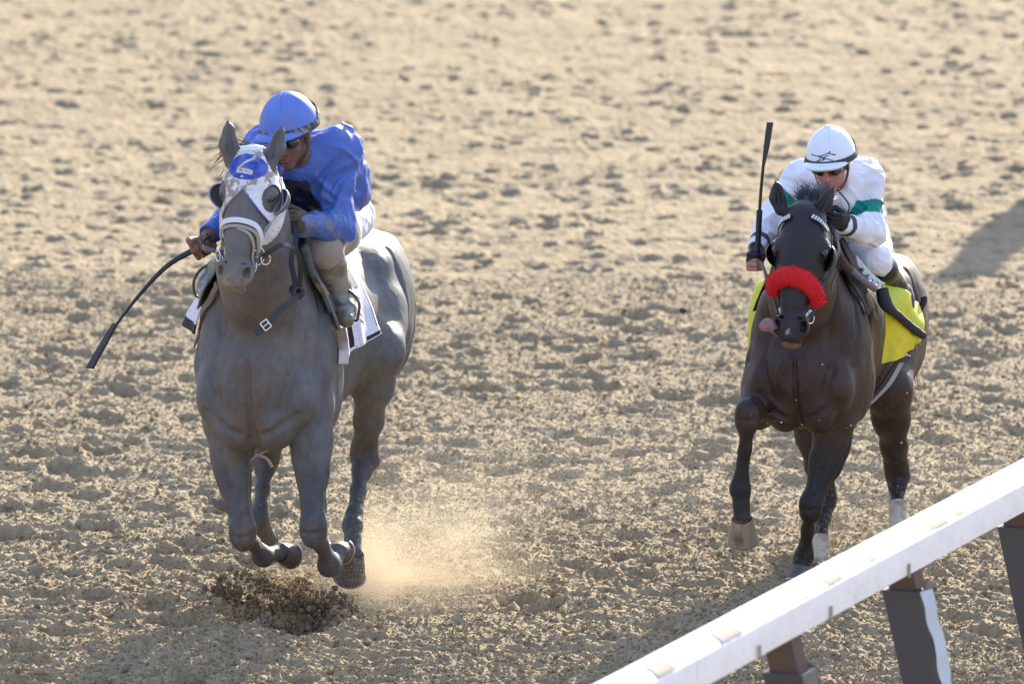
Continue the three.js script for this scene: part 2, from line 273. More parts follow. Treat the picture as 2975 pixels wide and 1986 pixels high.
  const bump = new THREE.DataTexture(put8, bw, bw); bump.wrapS = bump.wrapT = THREE.RepeatWrapping; bump.magFilter = THREE.LinearFilter; bump.needsUpdate = true;
  const uv = new Float32Array(R * C * 2); for (let i = 0; i < R * C; i++) { uv[i * 2] = P[i * 3] / 1.6; uv[i * 2 + 1] = P[i * 3 + 2] / 1.6; } g.setAttribute('uv', new THREE.BufferAttribute(uv, 2));
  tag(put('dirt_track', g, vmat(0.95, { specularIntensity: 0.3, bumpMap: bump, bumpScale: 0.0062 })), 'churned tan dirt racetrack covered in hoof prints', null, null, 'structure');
  return (x, z) => { const r = rows(z), h = half(zs[r]), c = cols(x / h), u = clamp((x / h - us[c]) / (us[c + 1] - us[c])), v = clamp((zs[r] - z) / (zs[r] - zs[r + 1])); return lerp(lerp(H[r * C + c], H[r * C + c + 1], u), lerp(H[(r + 1) * C + c], H[(r + 1) * C + c + 1], u), v); };
})();
// A few crumb shapes, strewn.
function crumb(seed, detail = 1) {
  const g = new THREE.IcosahedronGeometry(1, detail), p = g.attributes.position;
  for (let i = 0; i < p.count; i++) { const q = [p.getX(i), p.getY(i), p.getZ(i)], k = 1 + 0.32 * noise(q[0] * 1.7 + seed, q[1] * 1.7, q[2] * 1.7) + 0.16 * noise(q[0] * 4 + seed, q[1] * 4, q[2] * 4); p.setXYZ(i, q[0] * k, q[1] * k * 0.8, q[2] * k); }
  g.computeVertexNormals(); return g;
}
function strew(name, label, category, geometry, material, n, place) {
  const m = new THREE.InstancedMesh(geometry, material, n), M = new THREE.Matrix4(), Q = new THREE.Quaternion(), E = new THREE.Euler(), col = new THREE.Color();
  for (let i = 0; i < n; i++) { const [p, s, c, st] = place(i); Q.setFromEuler(E.set(rnd() * 6.3, rnd() * 6.3, rnd() * 6.3)); M.compose(V(p), Q, new THREE.Vector3(s, s * (st ?? 1), s)); m.setMatrixAt(i, M); m.setColorAt(i, col.setRGB(...c)); }
  m.name = numbered(name); m.castShadow = m.receiveShadow = true; scene.add(m); return tag(m, label, category, null, 'stuff');
}
const soil = mat([1, 1, 1], 1, { specularIntensity: 0.2 });
strew('dirt_crumbs', 'loose crumbs of dirt strewn over the track surface', 'dirt', crumb(7.3, 0), soil, 136000, () => {
  const z = 1.7 - 12 * Math.pow(rnd(), 1.5), x = (rnd() * 2 - 1) * (2.25 + (1.9 - z) * 0.069), big = rnd() < 0.02, s = big ? lerp(0.009, 0.017, rnd()) : lerp(0.0026, 0.0085, rnd() * rnd()), t = rnd();
  return [[x, groundAt(x, z) + s * 0.3, z], s, [lerp(0.38, 0.19, t), lerp(0.290, 0.14, t), lerp(0.172, 0.08, t)]];
});

// ---------------------------------------------------------------- the white rail
{
  const A = [.942, .92, 5.287], B = [1.939, .92, 2.67], dir = unit(sub(B, A)), out = [-dir[2], 0, dir[0]].map((v, i, a) => v * (a[2] > 0 ? 1 : -1));   // out: towards the camera
  const root = thing('rail_fence', 'white running rail on padded posts along the inside of the track', 'rail');
  const at = (s, u, y) => [A[0] + dir[0] * s + out[0] * u, y, A[2] + dir[2] * s + out[2] * u];
  // profile (u towards the camera, height over 0.92): flat face, rounded shoulder, shallow sloping top, rounded back
  const prof = [[-0.02, -0.004], [0, 0.006]]; for (let i = 0; i <= 6; i++) { const a = i / 6; prof.push([0.002 - 0.028 * a * a, 0.108 + 0.027 * a]); }
  prof.push([-0.055, 0.146], [-0.08, 0.152], [-0.10, 0.153]); for (let i = 1; i <= 5; i++) { const a = i / 5 * 1.5; prof.push([-0.10 - 0.022 * Math.sin(a), 0.131 + 0.022 * Math.cos(a)]); } prof.push([-0.122, 0.004], [-0.11, -0.004]);
  const P = [], I = [], s0 = -9.5, s1 = 14, n = 240, m = prof.length;
  for (let i = 0; i <= n; i++) { const s = lerp(s0, s1, i / n), w = 0.0022 * noise(s * 1.7, 3) + 0.001 * noise(s * 6, 8); for (const [u, y] of prof) P.push(...at(s, u + w, 0.92 + y + w)); }
  for (let i = 0; i < n; i++) for (let j = 0; j < m; j++) { const a = i * m + j, b = i * m + (j + 1) % m; I.push(a, a + m, b, b, a + m, b + m); }
  const g = new THREE.BufferGeometry(); g.setAttribute('position', new THREE.Float32BufferAttribute(P, 3)); g.setIndex(I); g.computeVertexNormals();
  const N = g.attributes.normal; if (N.getX(2) * out[0] + N.getZ(2) * out[2] < 0) { for (let i = 0; i < I.length; i += 3) [I[i], I[i + 1]] = [I[i + 1], I[i]]; g.setIndex(I); g.computeVertexNormals(); }
  const uv = []; for (let i = 0; i <= n; i++) { let l = 0; prof.forEach((q, j) => { if (j) l += Math.hypot(q[0] - prof[j - 1][0], q[1] - prof[j - 1][1]); uv.push(lerp(s0, s1, i / n) / 4, l / 0.62); }); } g.setAttribute('uv', new THREE.Float32BufferAttribute(uv, 2));
  // worn paint: thin scratches and runs
  const tw = 1024, th = 128, td = new Uint8Array(tw * th * 4); for (let j = 0; j < th; j++) for (let i = 0; i < tw; i++) {
    const run = smooth(0.55, 0.9, noise(i * 0.35, j * 0.02, 2)) * smooth(0.1, 0.6, noise(i * 0.03, j * 0.06, 5)), sp = smooth(0.72, 0.9, noise(i * 0.5, j * 0.4, 8)), k = 1 - 0.12 * run - 0.16 * sp - 0.02 * noise(i * 0.05, j * 0.08, 1), o = (j * tw + i) * 4;
    td[o] = 250 * k; td[o + 1] = 250 * k; td[o + 2] = 250 * k; td[o + 3] = 255;
  }
  const wt = new THREE.DataTexture(td, tw, th); wt.colorSpace = THREE.SRGBColorSpace; wt.wrapS = wt.wrapT = THREE.RepeatWrapping; wt.magFilter = THREE.LinearFilter; wt.needsUpdate = true;
  put('rail_beam', g, mat([1, 1, 1], 0.42, { map: wt }), root);
  const slab = (name, material, s, len_, u0, y0, u1, y1, thick, jag = 0) => {   // thin piece on the beam from (u0,y0) to (u1,y1)
    const L = Math.hypot(u1 - u0, y1 - y0), nu = (y1 - y0) / L, ny = -(u1 - u0) / L, sh = new THREE.Shape();
    const e = []; for (let i = 0; i <= 8; i++) e.push([i / 8 * len_, jag * (rnd() - 0.5)]); for (let i = 8; i >= 0; i--) e.push([i / 8 * len_, L + jag * (rnd() - 0.5)]);
    e.forEach((q, i) => i ? sh.lineTo(...q) : sh.moveTo(...q)); const q = new THREE.ExtrudeGeometry(sh, { depth: thick, bevelEnabled: false });
    const ax = V(dir), ay = V(unit([out[0] * (u1 - u0), y1 - y0, out[2] * (u1 - u0)])), az = V(unit([out[0] * nu, ny, out[2] * nu])), M = new THREE.Matrix4().makeBasis(ax, ay, az); if (M.determinant() < 0) M.makeBasis(ax, ay, az.negate());
    q.applyMatrix4(M.setPosition(...at(s, u0, 0.92 + y0))); return put(name, q, material, root);
  };
  const bare = mat([0.34, 0.295, 0.235], 0.9), bare2 = mat([0.45, 0.41, 0.355], 0.9);
  const A3 = [A[0], A[2]], along = (p) => (p[0] - A3[0]) * dir[0] + (p[2] - A3[1]) * dir[2];
  [[[.268, 1.05, 6.412], 1], [[.68, 1.05, 5.888], 1], [[.793, 1.05, 5.348], 0], [[.925, 1.05, 5.168], 0], [[1.056, 1.05, 4.826], 1], [[1.218, 1.05, 4.423], 1], [[1.345, 1.05, 4.052], 1], [[1.477, 1.05, 3.726], 1], [[1.6, 1.05, 3.447], 1], [[1.738, 1.05, 3.115], 0]].forEach(([p, k]) => {                                             // paint worn off along the shoulder, following its curve
    const s0 = along(p), l = 0.10 + 0.11 * rnd(), js = [4, 5, 6, 7, 8, 9], P = [], I = [], n = 14;
    for (let i = 0; i <= n; i++) js.forEach((j, q) => { const [u, y] = prof[j], e = (q === 0 || q === js.length - 1) ? 0.0002 : 0.0018, w = (i === 0 || i === n) ? 0.012 * (rnd() - 0.5) : 0, v = (q === 0 || q === js.length - 1) ? 0.004 * (rnd() - 0.5) : 0; P.push(...at(s0 + i / n * l + w, u + e * 0.7 - v, 0.92 + y + e * 0.7 + v)); });
    for (let i = 0; i < n; i++) for (let q = 0; q < js.length - 1; q++) { const a = i * js.length + q, b = a + 1, c = a + js.length, d = c + 1; I.push(a, b, c, b, d, c); }
    const g = new THREE.BufferGeometry(); g.setAttribute('position', new THREE.Float32BufferAttribute(P, 3)); g.setIndex(I); g.computeVertexNormals();
    const N = g.attributes.normal; if (N.getY(20) < 0) { for (let i = 0; i < I.length; i += 3) [I[i], I[i + 1]] = [I[i + 1], I[i]]; g.setIndex(I); g.computeVertexNormals(); }
    put('bare_patch', g, k ? bare : bare2, root);
  });
  for (const p of [[.91, .93, 5.606], [1.186, .93, 4.888], [1.51, .93, 4.058]]) slab('clip', bare, along(p), 0.018, 0.006, 0, 0.006, 0.05, 0.004);
  // posts lean to the infield; each wears a grey sleeve with a flap
  const wood = mat([0.12, 0.078, 0.055], 0.85), vinyl = mat([0.062, 0.056, 0.058], 0.5), flapM = mat([0.62, 0.66, 0.70], 0.6), dark = mat([0.03, 0.03, 0.03], 0.6);
  const lean = 0.235, post = (p, rolled) => {
    const s = along(p) + 0.26, foot = (y) => 0.035 + (0.92 - y) * lean, box = (w, d, y0, y1, shift = 0, bulge = 0) => {
      const q = new THREE.BoxGeometry(w, y1 - y0, d, 6, 14, 6), a = q.attributes.position;
      for (let i = 0; i < a.count; i++) { const y = a.getY(i) + (y0 + y1) / 2, b = 1 + bulge * noise(y * 7 + s, a.getX(i) * 9, a.getZ(i) * 9), r = at(s + a.getX(i) * b + shift, a.getZ(i) * b - 0.1 + foot(y) , y); a.setXYZ(i, ...r); }
      if (cross(dir, [0, 1, 0])[2] * out[2] < 0) { const ix = q.index.array; for (let i = 0; i < ix.length; i += 3) [ix[i], ix[i + 1]] = [ix[i + 1], ix[i]]; }
      q.computeVertexNormals(); return q;
    };
    const o = put('post', box(0.105, 0.105, -0.1, 0.94), wood, root);
    put('post_sleeve', box(0.145, 0.145, 0.02, rolled ? 0.80 : 0.852, 0, 0.03), vinyl, o);
    if (rolled) put('sleeve_roll', tube([at(s + 0.13, -0.1 + foot(0.7), 0.5), at(s + 0.13, -0.1 + foot(0.7), 0.7), at(s + 0.125, -0.1 + foot(0.8), 0.8)], (t) => t > 0.93 ? 0.03 : 0.05, 14, 14), dark, o);
    else {
      const back = dir.map((v) => -v), e = []; for (let i = 0; i <= 14; i++) { const y = lerp(0.86, 0.08, i / 14); e.push(at(s - 0.075 + 0.01 * noise(i * 1.3, s), foot(y) + 0.004 + 0.012 * noise(i * 0.9, 4 + s), y)); }
      put('sleeve_flap', strap(e, (t) => 0.042 + 0.014 * noise(t * 11, 7), 0.005, add(back, out, 0.35), 60), flapM, o);
      put('sleeve_edge', strap(e.map((q, i) => add(add(q, out, -0.034 - 0.004 * (i % 2)), dir, 0.02)), 0.03, 0.02, back, 60), dark, o);
    }
  };
  post([.899, .92, 5.398], true); post([1.399, .92, 4.117], false); post([1.899, .92, 2.795], false);
  { const a = [.899, .92, 5.398], b = [1.399, .92, 4.117], d = sub(b, a); for (const k of [-3, -2, -1, 3, 4, 5, 6]) post(add(a, d, k), false); }
}

// ---------------------------------------------------------------- horses
const steel = mat([0.62, 0.62, 0.62], 0.25, { metalness: 1 }), glossBlack = mat([0.008, 0.006, 0.006], 0.08, { clearcoat: 1 }), leatherBlack = mat([0.022, 0.02, 0.02], 0.5), leatherBrown = mat([0.075, 0.042, 0.022], 0.6);
const BASE = {};
function stand(o, [x, z], phi, s) { o.position.set(x, 0, z); o.rotation.y = phi; o.scale.setScalar(s); return o; }
const hairTile = (() => {                                            // short strokes of hair, 0.4 m across
  const n = 512, f = new Float32Array(n * n).fill(.5), d = new Uint8Array(n * n * 4), r = rng(77);
  for (let i = 0; i < 5200; i++) { let x = r() * n, y = r() * n; const l = 14 + 46 * r(), w = 2 + 4 * r(), v = r() - .5, s = (r() - .5) * .5; for (let j = 0; j < l; j++) { const k = Math.sin(j / l * 3.14); for (let a = -w; a <= w; a++) { const o = ((Math.floor(y + j) % n) * n) + ((Math.floor(x + a + s * j) % n + n) % n); f[o] += v * .30 * k * (1 - Math.abs(a) / w); } } }
  for (let i = 0; i < n * n; i++) { const v = clamp(.80 + .30 * (f[i] - .5)) * 255; d[i * 4] = d[i * 4 + 1] = d[i * 4 + 2] = v; d[i * 4 + 3] = 255; }
  const t = new THREE.DataTexture(d, n, n); t.wrapS = t.wrapT = THREE.RepeatWrapping; t.magFilter = THREE.LinearFilter; t.needsUpdate = true; return t;
})();
function hoofGeometry(top, tip, toe, r0, r1) {                       // wall flares to the ground side; the sole is hollowed
  const a = unit(sub(tip, top)); let t = unit(add(toe, a, -dot(toe, a))); const s = cross(a, t), h = len(sub(tip, top)), P = [], I = [], n = 28;
  const rows = [[0, r0 * 0.86, 0], [0.06, r0, 0], [0.16, r0 * 0.97, 0.002], [0.6, lerp(r0, r1, 0.62), 0.012], [0.97, r1, 0.022], [1, r1 * 0.97, 0.022], [1, r1 * 0.8, 0.02], [0.93, r1 * 0.7, 0.018]];
  for (const [y, r, sh] of rows) for (let i = 0; i < n; i++) { const q = i / n * 6.28319, c = Math.cos(q), d = Math.sin(q), heel = c < 0 ? 0.86 : 1.08; P.push(...add(add(add(top, a, y * h * (c < 0 ? 1 - 0.12 * -c : 1)), t, c * r * heel + sh), s, d * r)); }
  for (let j = 0; j < rows.length - 1; j++) for (let i = 0; i < n; i++) { const p = j * n + i, q = j * n + (i + 1) % n; I.push(p, q, p + n, q, q + n, p + n); }
  const c = P.length / 3; P.push(...add(add(top, a, h * 0.9), t, 0.018)); for (let i = 0; i < n; i++) I.push((rows.length - 1) * n + i, (rows.length - 1) * n + (i + 1) % n, c);
  const g = new THREE.BufferGeometry(); g.setAttribute('position', new THREE.Float32BufferAttribute(P, 3)); g.setIndex(I); g.computeVertexNormals(); return g;
}
function shoeGeometry(top, tip, toe, r) {                            // a light plate nailed round the ground side, open at the heel
  const a = unit(sub(tip, top)), t = unit(add(toe, a, -dot(toe, a))), s = cross(a, t), c = add(add(tip, t, .020), a, .003), pts = []; for (let i = 0; i <= 20; i++) { const q = -2.35 + 4.7 * i / 20; pts.push(add(add(c, t, Math.cos(q) * r * (Math.cos(q) < 0 ? .84 : 1.02)), s, Math.sin(q) * r * .95)); }
  return strap(pts, .017, .007, a, 44);
}
function hairs(n, root, flow, width, seed) {                         // many tapering strands; root(i, r) and flow(t, r) give points
  const r = rng(seed), list = [];
  for (let i = 0; i < n; i++) { const a = [r(), r(), r(), r()], pts = []; for (let j = 0; j <= 5; j++) pts.push(flow(root(i / n, a), j / 5, a)); list.push(tube(pts, (t) => width * (1 - 0.85 * t * t), 7, 4)); }
  return clean(list);
}
function makeHorse(c) {
  const k = c.k ?? 1, F = new Field(c.lo, c.hi, c.cell ?? 0.0092), X = c.cx;
  F.loft(c.trunk);
  for (const s of [-1, 1]) {                                         // muscle of the shoulder, ribs, haunch
    F.ell([X + s * 0.195, c.dy + 1.20, 0.26], [0.085, 0.30, 0.16], 0.07, [0.45, 0, s * 0.10]);
    F.ell([X + s * 0.165, c.dy + 1.03, 0.43], [0.088, 0.13, 0.10], 0.05, [0.2, s * 0.4, 0]);
    F.ell([X + s * 0.205, c.dy + 0.99, 0.20], [0.075, 0.16, 0.14], 0.05);
    F.ell([X + s * 0.085, c.dy + 0.92, 0.46], [0.085, 0.115, 0.085], 0.028, [0.35, 0, s * -0.25]);
    F.ell([c.hx + s * 0.185, c.hy + 1.20, -0.86], [0.115, 0.31, 0.27], 0.08, [-0.25, 0, s * 0.06]);
    F.ell([c.hx + s * 0.14, c.hy + 1.16, -1.06], [0.10, 0.24, 0.13], 0.07);
    F.ell([c.hx + s * 0.20, c.hy + 1.43, -0.62], [0.06, 0.05, 0.10], 0.07, [0, 0, s * -0.4]);
  }
  F.chain(c.neck, 0.09, [[1, 0, 0], 0.72]);
  for (const s of [-1, 1]) F.chain([[add(c.neck[1][0], [s * 0.075, -0.02, 0.03]), 0.05], [add(c.neck[2][0], [s * 0.062, -0.10, 0.05]), 0.042]], 0.06);   // jugular line
  F.cap(add(c.neck[1][0], [0, -0.1, 0.08]), add(c.neck[2][0], [0, -0.12, 0.05]), 0.055, 0.045, 0.06);
  for (const s of ['left', 'right']) {
    const [elbow, knee, fet, top, tip] = c.fore[s], o = s === 'left' ? 1 : -1, back = unit(cross(sub(knee, elbow), [1, 0, 0])).map((v) => v * Math.sign(cross(sub(knee, elbow), [1, 0, 0])[2] * -1 || 1));
    F.chain([[c.shoulder[s], 0.10], [add(elbow, [o * -0.005, 0.06, 0.02]), 0.098 * k], [mix3(elbow, knee, 0.18), 0.083 * k], [mix3(elbow, knee, 0.5), 0.062 * k], [mix3(elbow, knee, 0.78), 0.047 * k], [knee, 0.049 * k]], 0.045);
    F.ell(mix3(elbow, knee, 0.24), [0.068 * k, 0.13, 0.085 * k], 0.05);
    for (const q of [-1, 1]) F.chain([[add(mix3(elbow, knee, 0.35), [q * 0.05 * k, 0, 0.03]), 0.032 * k], [add(mix3(elbow, knee, 0.68), [q * 0.026 * k, 0, 0.022]), 0.024 * k]], 0.02);
    for (const q of [-1, 1]) { F.ell(add(fet, [q * 0.024 * k, 0.004, 0.004]), [0.021 * k, 0.03, 0.03], 0.014); F.ell(add(knee, [q * 0.035 * k, 0.005, 0.022]), [0.020 * k, 0.038, 0.022], 0.014); }
    F.ell(add(knee, [0, 0.025, 0.004]), [0.056 * k, 0.060, 0.050 * k], 0.03); F.ell(add(knee, [0, -0.035, 0.006]), [0.052 * k, 0.045, 0.044 * k], 0.03);
    const dn = unit(sub(fet, knee)), bk = unit(cross(dn, [1, 0, 0])), tb = c.foreBack?.[s] ?? -1;
    F.chain([[add(knee, dn, 0.05), 0.036 * k], [mix3(knee, fet, 0.45), 0.027 * k], [mix3(knee, fet, 0.85), 0.031 * k], [fet, 0.040 * k]], 0.03);
    F.chain([[add(add(knee, dn, 0.06), bk, tb * 0.03), 0.019], [add(mix3(knee, fet, 0.6), bk, tb * 0.026), 0.016], [add(fet, bk, tb * 0.022), 0.026]], 0.02);
    F.chain([[fet, 0.041 * k], [mix3(fet, top, 0.55), 0.034 * k], [top, 0.043 * k]], 0.025);
  }
  for (const s of ['left', 'right']) {
    const [hip, stifle, hock, fet, top, tip] = c.hind[s], o = s === 'left' ? 1 : -1;
    F.chain([[hip, 0.15], [add(stifle, [0, 0.02, 0]), 0.115 * k], [mix3(stifle, hock, 0.3), 0.088 * k], [mix3(stifle, hock, 0.65), 0.058 * k], [mix3(stifle, hock, 0.9), 0.048 * k], [hock, 0.05 * k]], 0.06);
    F.ell(mix3(hip, stifle, 0.55), [0.12 * k, 0.2, 0.15], 0.08);
    F.chain([[add(mix3(stifle, hock, 0.55), [0, 0.02, -0.07]), 0.03], [add(hock, [0, 0.075, -0.055]), 0.024]], 0.03);
    F.ell(hock, [0.056 * k, 0.07, 0.06 * k], 0.03); F.ell(add(hock, [o * 0.012, -0.02, 0.01]), [0.058 * k, 0.04, 0.05 * k], 0.025);
    F.chain([[hock, 0.046 * k], [mix3(hock, fet, 0.22), 0.038 * k], [mix3(hock, fet, 0.5), 0.030 * k], [mix3(hock, fet, 0.85), 0.032 * k], [fet, 0.043 * k]], 0.03);
    F.chain([[fet, 0.043 * k], [mix3(fet, top, 0.55), 0.035 * k], [top, 0.044 * k]], 0.025);
  }
  // head, in a frame of its own: y up the face to the poll, z out of the forehead, x to the horse's left
  const z0 = V(c.headOut), yv = V(sub(c.poll, c.chin)), hs = yv.length() / 0.605; yv.normalize(); const xv = new THREE.Vector3().crossVectors(yv, z0).normalize(), zv = new THREE.Vector3().crossVectors(xv, yv);
  const M = new THREE.Matrix4().makeBasis(xv.clone().multiplyScalar(hs * 1.15), yv.clone().multiplyScalar(hs), zv.clone().multiplyScalar(hs)).setPosition(...c.poll), MI = M.clone().invert();
  const toHead = (p) => V(p).applyMatrix4(MI).toArray(), fromHead = (p) => V(p).applyMatrix4(M).toArray();
  F.frame(M);
  F.chain([[[0, -0.065, -0.075], 0.070], [[0, -0.16, -0.08], 0.082], [[0, -0.24, -0.076], 0.078]], 0.05);
  F.chain([[[0, -0.22, -0.068], 0.07], [[0, -0.36, -0.062], 0.058], [[0, -0.47, -0.062], 0.048]], 0.04);
  F.cap([0, -0.12, -0.03], [0, -0.42, -0.018], 0.05, 0.03, 0.04, [[0, 0, 1], 0.55]);
  for (const s of [-1, 1]) {
    F.ell([s * 0.074, -0.185, -0.068], [0.034, 0.036, 0.042], 0.035);                      // brow
    F.ell([s * 0.052, -0.215, -0.175], [0.040, 0.115, 0.095], 0.05);                       // jowl
    F.cap([s * 0.062, -0.25, -0.07], [s * 0.05, -0.37, -0.07], 0.022, 0.014, 0.03);         // facial crest
    F.cap([s * 0.036, -0.27, -0.20], [s * 0.022, -0.49, -0.115], 0.036, 0.026, 0.04);       // jaw bar
    F.ell([s * 0.041, -0.520, -0.052], [0.028, 0.045, 0.034], 0.022, [0, 0, s * 0.2]);       // nostril wing
    F.ell([s * 0.080, -0.202, -0.052], [0.024, 0.017, 0.022], 0.012, null, -1);              // eye socket
    F.chain([[[s * 0.090, -0.207, -0.028], 0.007], [[s * 0.101, -0.184, -0.052], 0.009], [[s * 0.094, -0.196, -0.082], 0.006]], 0.012);   // lids
    F.chain([[[s * 0.090, -0.207, -0.028], 0.006], [[s * 0.095, -0.222, -0.052], 0.006], [[s * 0.092, -0.204, -0.082], 0.005]], 0.010);
  }
  F.ell([0, -0.525, -0.066], [0.052, 0.062, 0.052], 0.03);
  F.ell([0, -0.573, -0.060], [0.047, 0.030, 0.036], 0.02);
  F.ell([0, -0.587, -0.092], [0.038, 0.024, 0.034], 0.014);
  for (const s of [-1, 1]) { F.ell([s * 0.046, -0.522, -0.022], [0.0175, 0.036, 0.032], 0.007, [0, s * 0.35, s * 0.42], -1); F.chain([[[s * 0.030, -0.545, -0.030], 0.006], [[s * 0.034, -0.508, -0.018], 0.007], [[s * 0.056, -0.498, -0.024], 0.007]], 0.012); }
  F.cap([-0.05, -0.583, -0.072], [0.05, -0.583, -0.072], 0.005, 0.005, 0.008, null, -1); F.cap([-0.04, -0.594, -0.048], [0.04, -0.594, -0.048], 0.006, 0.006, 0.01, null, -1);
  F.frame(null);
  for (const s of ['left', 'right']) {                               // ears: cupped
    const [b, t] = c.ears[s], o = s === 'left' ? 1 : -1, m = mix3(b, t, 0.42), f = unit(add(zv.toArray(), xv.toArray(), -o * 0.1));
    F.chain([[b, 0.033], [add(m, xv.toArray(), o * 0.008), 0.035], [mix3(b, t, 0.75), 0.021], [t, 0.004]], 0.015, [f, 0.6]);
    F.frame(null); F.cap(add(mix3(b, t, 0.18), f, 0.022), add(mix3(b, t, 0.8), f, 0.010), 0.017, 0.006, 0.008, [f, 1], -1);
  }
  for (const e of c.extra ?? []) F[e[0]](...e.slice(1));
  F.rough((x, y, z) => { const h = toHead([x, y, z])[1] > -0.62 && z > 0.75 ? 0.3 : 1; return h * (0.0035 * noise(x * 14, y * 11, z * 11) + 0.0016 * noise(x * 30, y * 17, z * 30) + 0.004 * noise(x * 6, y * 5, z * 5 + 7)); });
  // grooves between the muscles, cut along the skin
  const groove = (pts, r, k) => { const q = pts.map((p) => F.snap(p, 0.2 * r)); for (let i = 0; i + 1 < q.length; i++) F.cap(q[i], q[i + 1], r, r, k, null, -1); };
  for (const s of [-1, 1]) {
    groove([[X + s * .10, c.dy + 1.52, .50], [X + s * .15, c.dy + 1.32, .52], [X + s * .17, c.dy + 1.14, .54], [X + s * .13, c.dy + 1.0, .55]], .010, .035);
    groove([[X + s * .19, c.dy + 1.50, .28], [X + s * .25, c.dy + 1.30, .36], [X + s * .25, c.dy + 1.14, .42]], .009, .035);
    groove([[X + s * .28, c.dy + 1.38, .08], [X + s * .31, c.dy + 1.18, .09], [X + s * .29, c.dy + 1.0, .07]], .010, .04);
    groove([[X + s * .04, c.dy + .88, .54], [X + s * .12, c.dy + .93, .53], [X + s * .19, c.dy + .98, .50]], .009, .025);
    groove([[c.hx + s * .24, c.hy + 1.47, -.72], [c.hx + s * .31, c.hy + 1.22, -.70], [c.hx + s * .31, c.hy + 1.0, -.62]], .010, .04);
    groove([[c.hx + s * .22, c.hy + 1.44, -1.0], [c.hx + s * .29, c.hy + 1.20, -.98], [c.hx + s * .27, c.hy + .95, -.86]], .010, .04);
  }
  groove([[X, c.dy + 1.22, .62], [X, c.dy + 1.05, .62], [X, c.dy + .86, .52]], .010, .03);
  for (const s of ['left', 'right']) { const [e, kn] = c.fore[s]; groove([add(mix3(e, kn, .12), [0, 0, .1]), add(mix3(e, kn, .5), [.004, 0, .08]), add(mix3(e, kn, .8), [0, 0, .06])], .006, .018); for (const q of [-1, 1]) groove([add(mix3(e, kn, .1), [q * .09, 0, .03]), add(mix3(e, kn, .5), [q * .07, 0, .02]), add(mix3(e, kn, .85), [q * .05, 0, .01])], .006, .018); groove([add(kn, [-.04, -.005, .05]), add(kn, [0, -.012, .06]), add(kn, [.04, -.005, .05])], .004, .012); }
  const root = thing(c.name, c.label, 'horse');
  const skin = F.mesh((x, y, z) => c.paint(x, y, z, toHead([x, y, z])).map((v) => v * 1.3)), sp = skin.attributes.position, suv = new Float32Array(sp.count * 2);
  for (let i = 0; i < sp.count; i++) { suv[i * 2] = (sp.getX(i) + sp.getZ(i) * .9) / .4; suv[i * 2 + 1] = (sp.getY(i) + .25 * sp.getZ(i)) / .4; } skin.setAttribute('uv', new THREE.BufferAttribute(suv, 2));
  Object.assign(c.coat, { map: hairTile, bumpMap: hairTile, bumpScale: .006 });
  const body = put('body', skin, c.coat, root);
  const shod = (o, top, tip, toe, r) => put('shoe', shoeGeometry(top, tip, toe, r), mat([.42, .41, .40], .4, { metalness: .8 }), o);
  for (const s of ['left', 'right']) {
    const f = c.fore[s], h = c.hind[s];
    for (const [q, w, leg] of [['fore', f, 3], ['hind', h, 4]]) { const toe = c.toe?.[q + s] ?? [0, 0, 1], rr = c.hoofR?.[q + s] ?? [0.047 * k, 0.060 * k]; shod(put('hoof', hoofGeometry(w[leg], w[leg + 1], toe, ...rr), c.hoofMat?.[q + s] ?? c.hoof, root), w[leg], w[leg + 1], toe, rr[1]); }
    const o = s === 'left' ? 1 : -1, e = new THREE.SphereGeometry(0.0185 * hs, 20, 16); e.translate(...fromHead([o * 0.0905, -0.206, -0.040])); put('eye', e, glossBlack, root);
  }
  stand(root, ...c.stand);
  return { root, F, body, toHead, fromHead, M, hs, zv: zv.toArray(), xv: xv.toArray(), yv: yv.toArray(), hv: (v) => add(add(add([0, 0, 0], xv.toArray(), v[0]), yv.toArray(), v[1]), zv.toArray(), v[2]) };
}

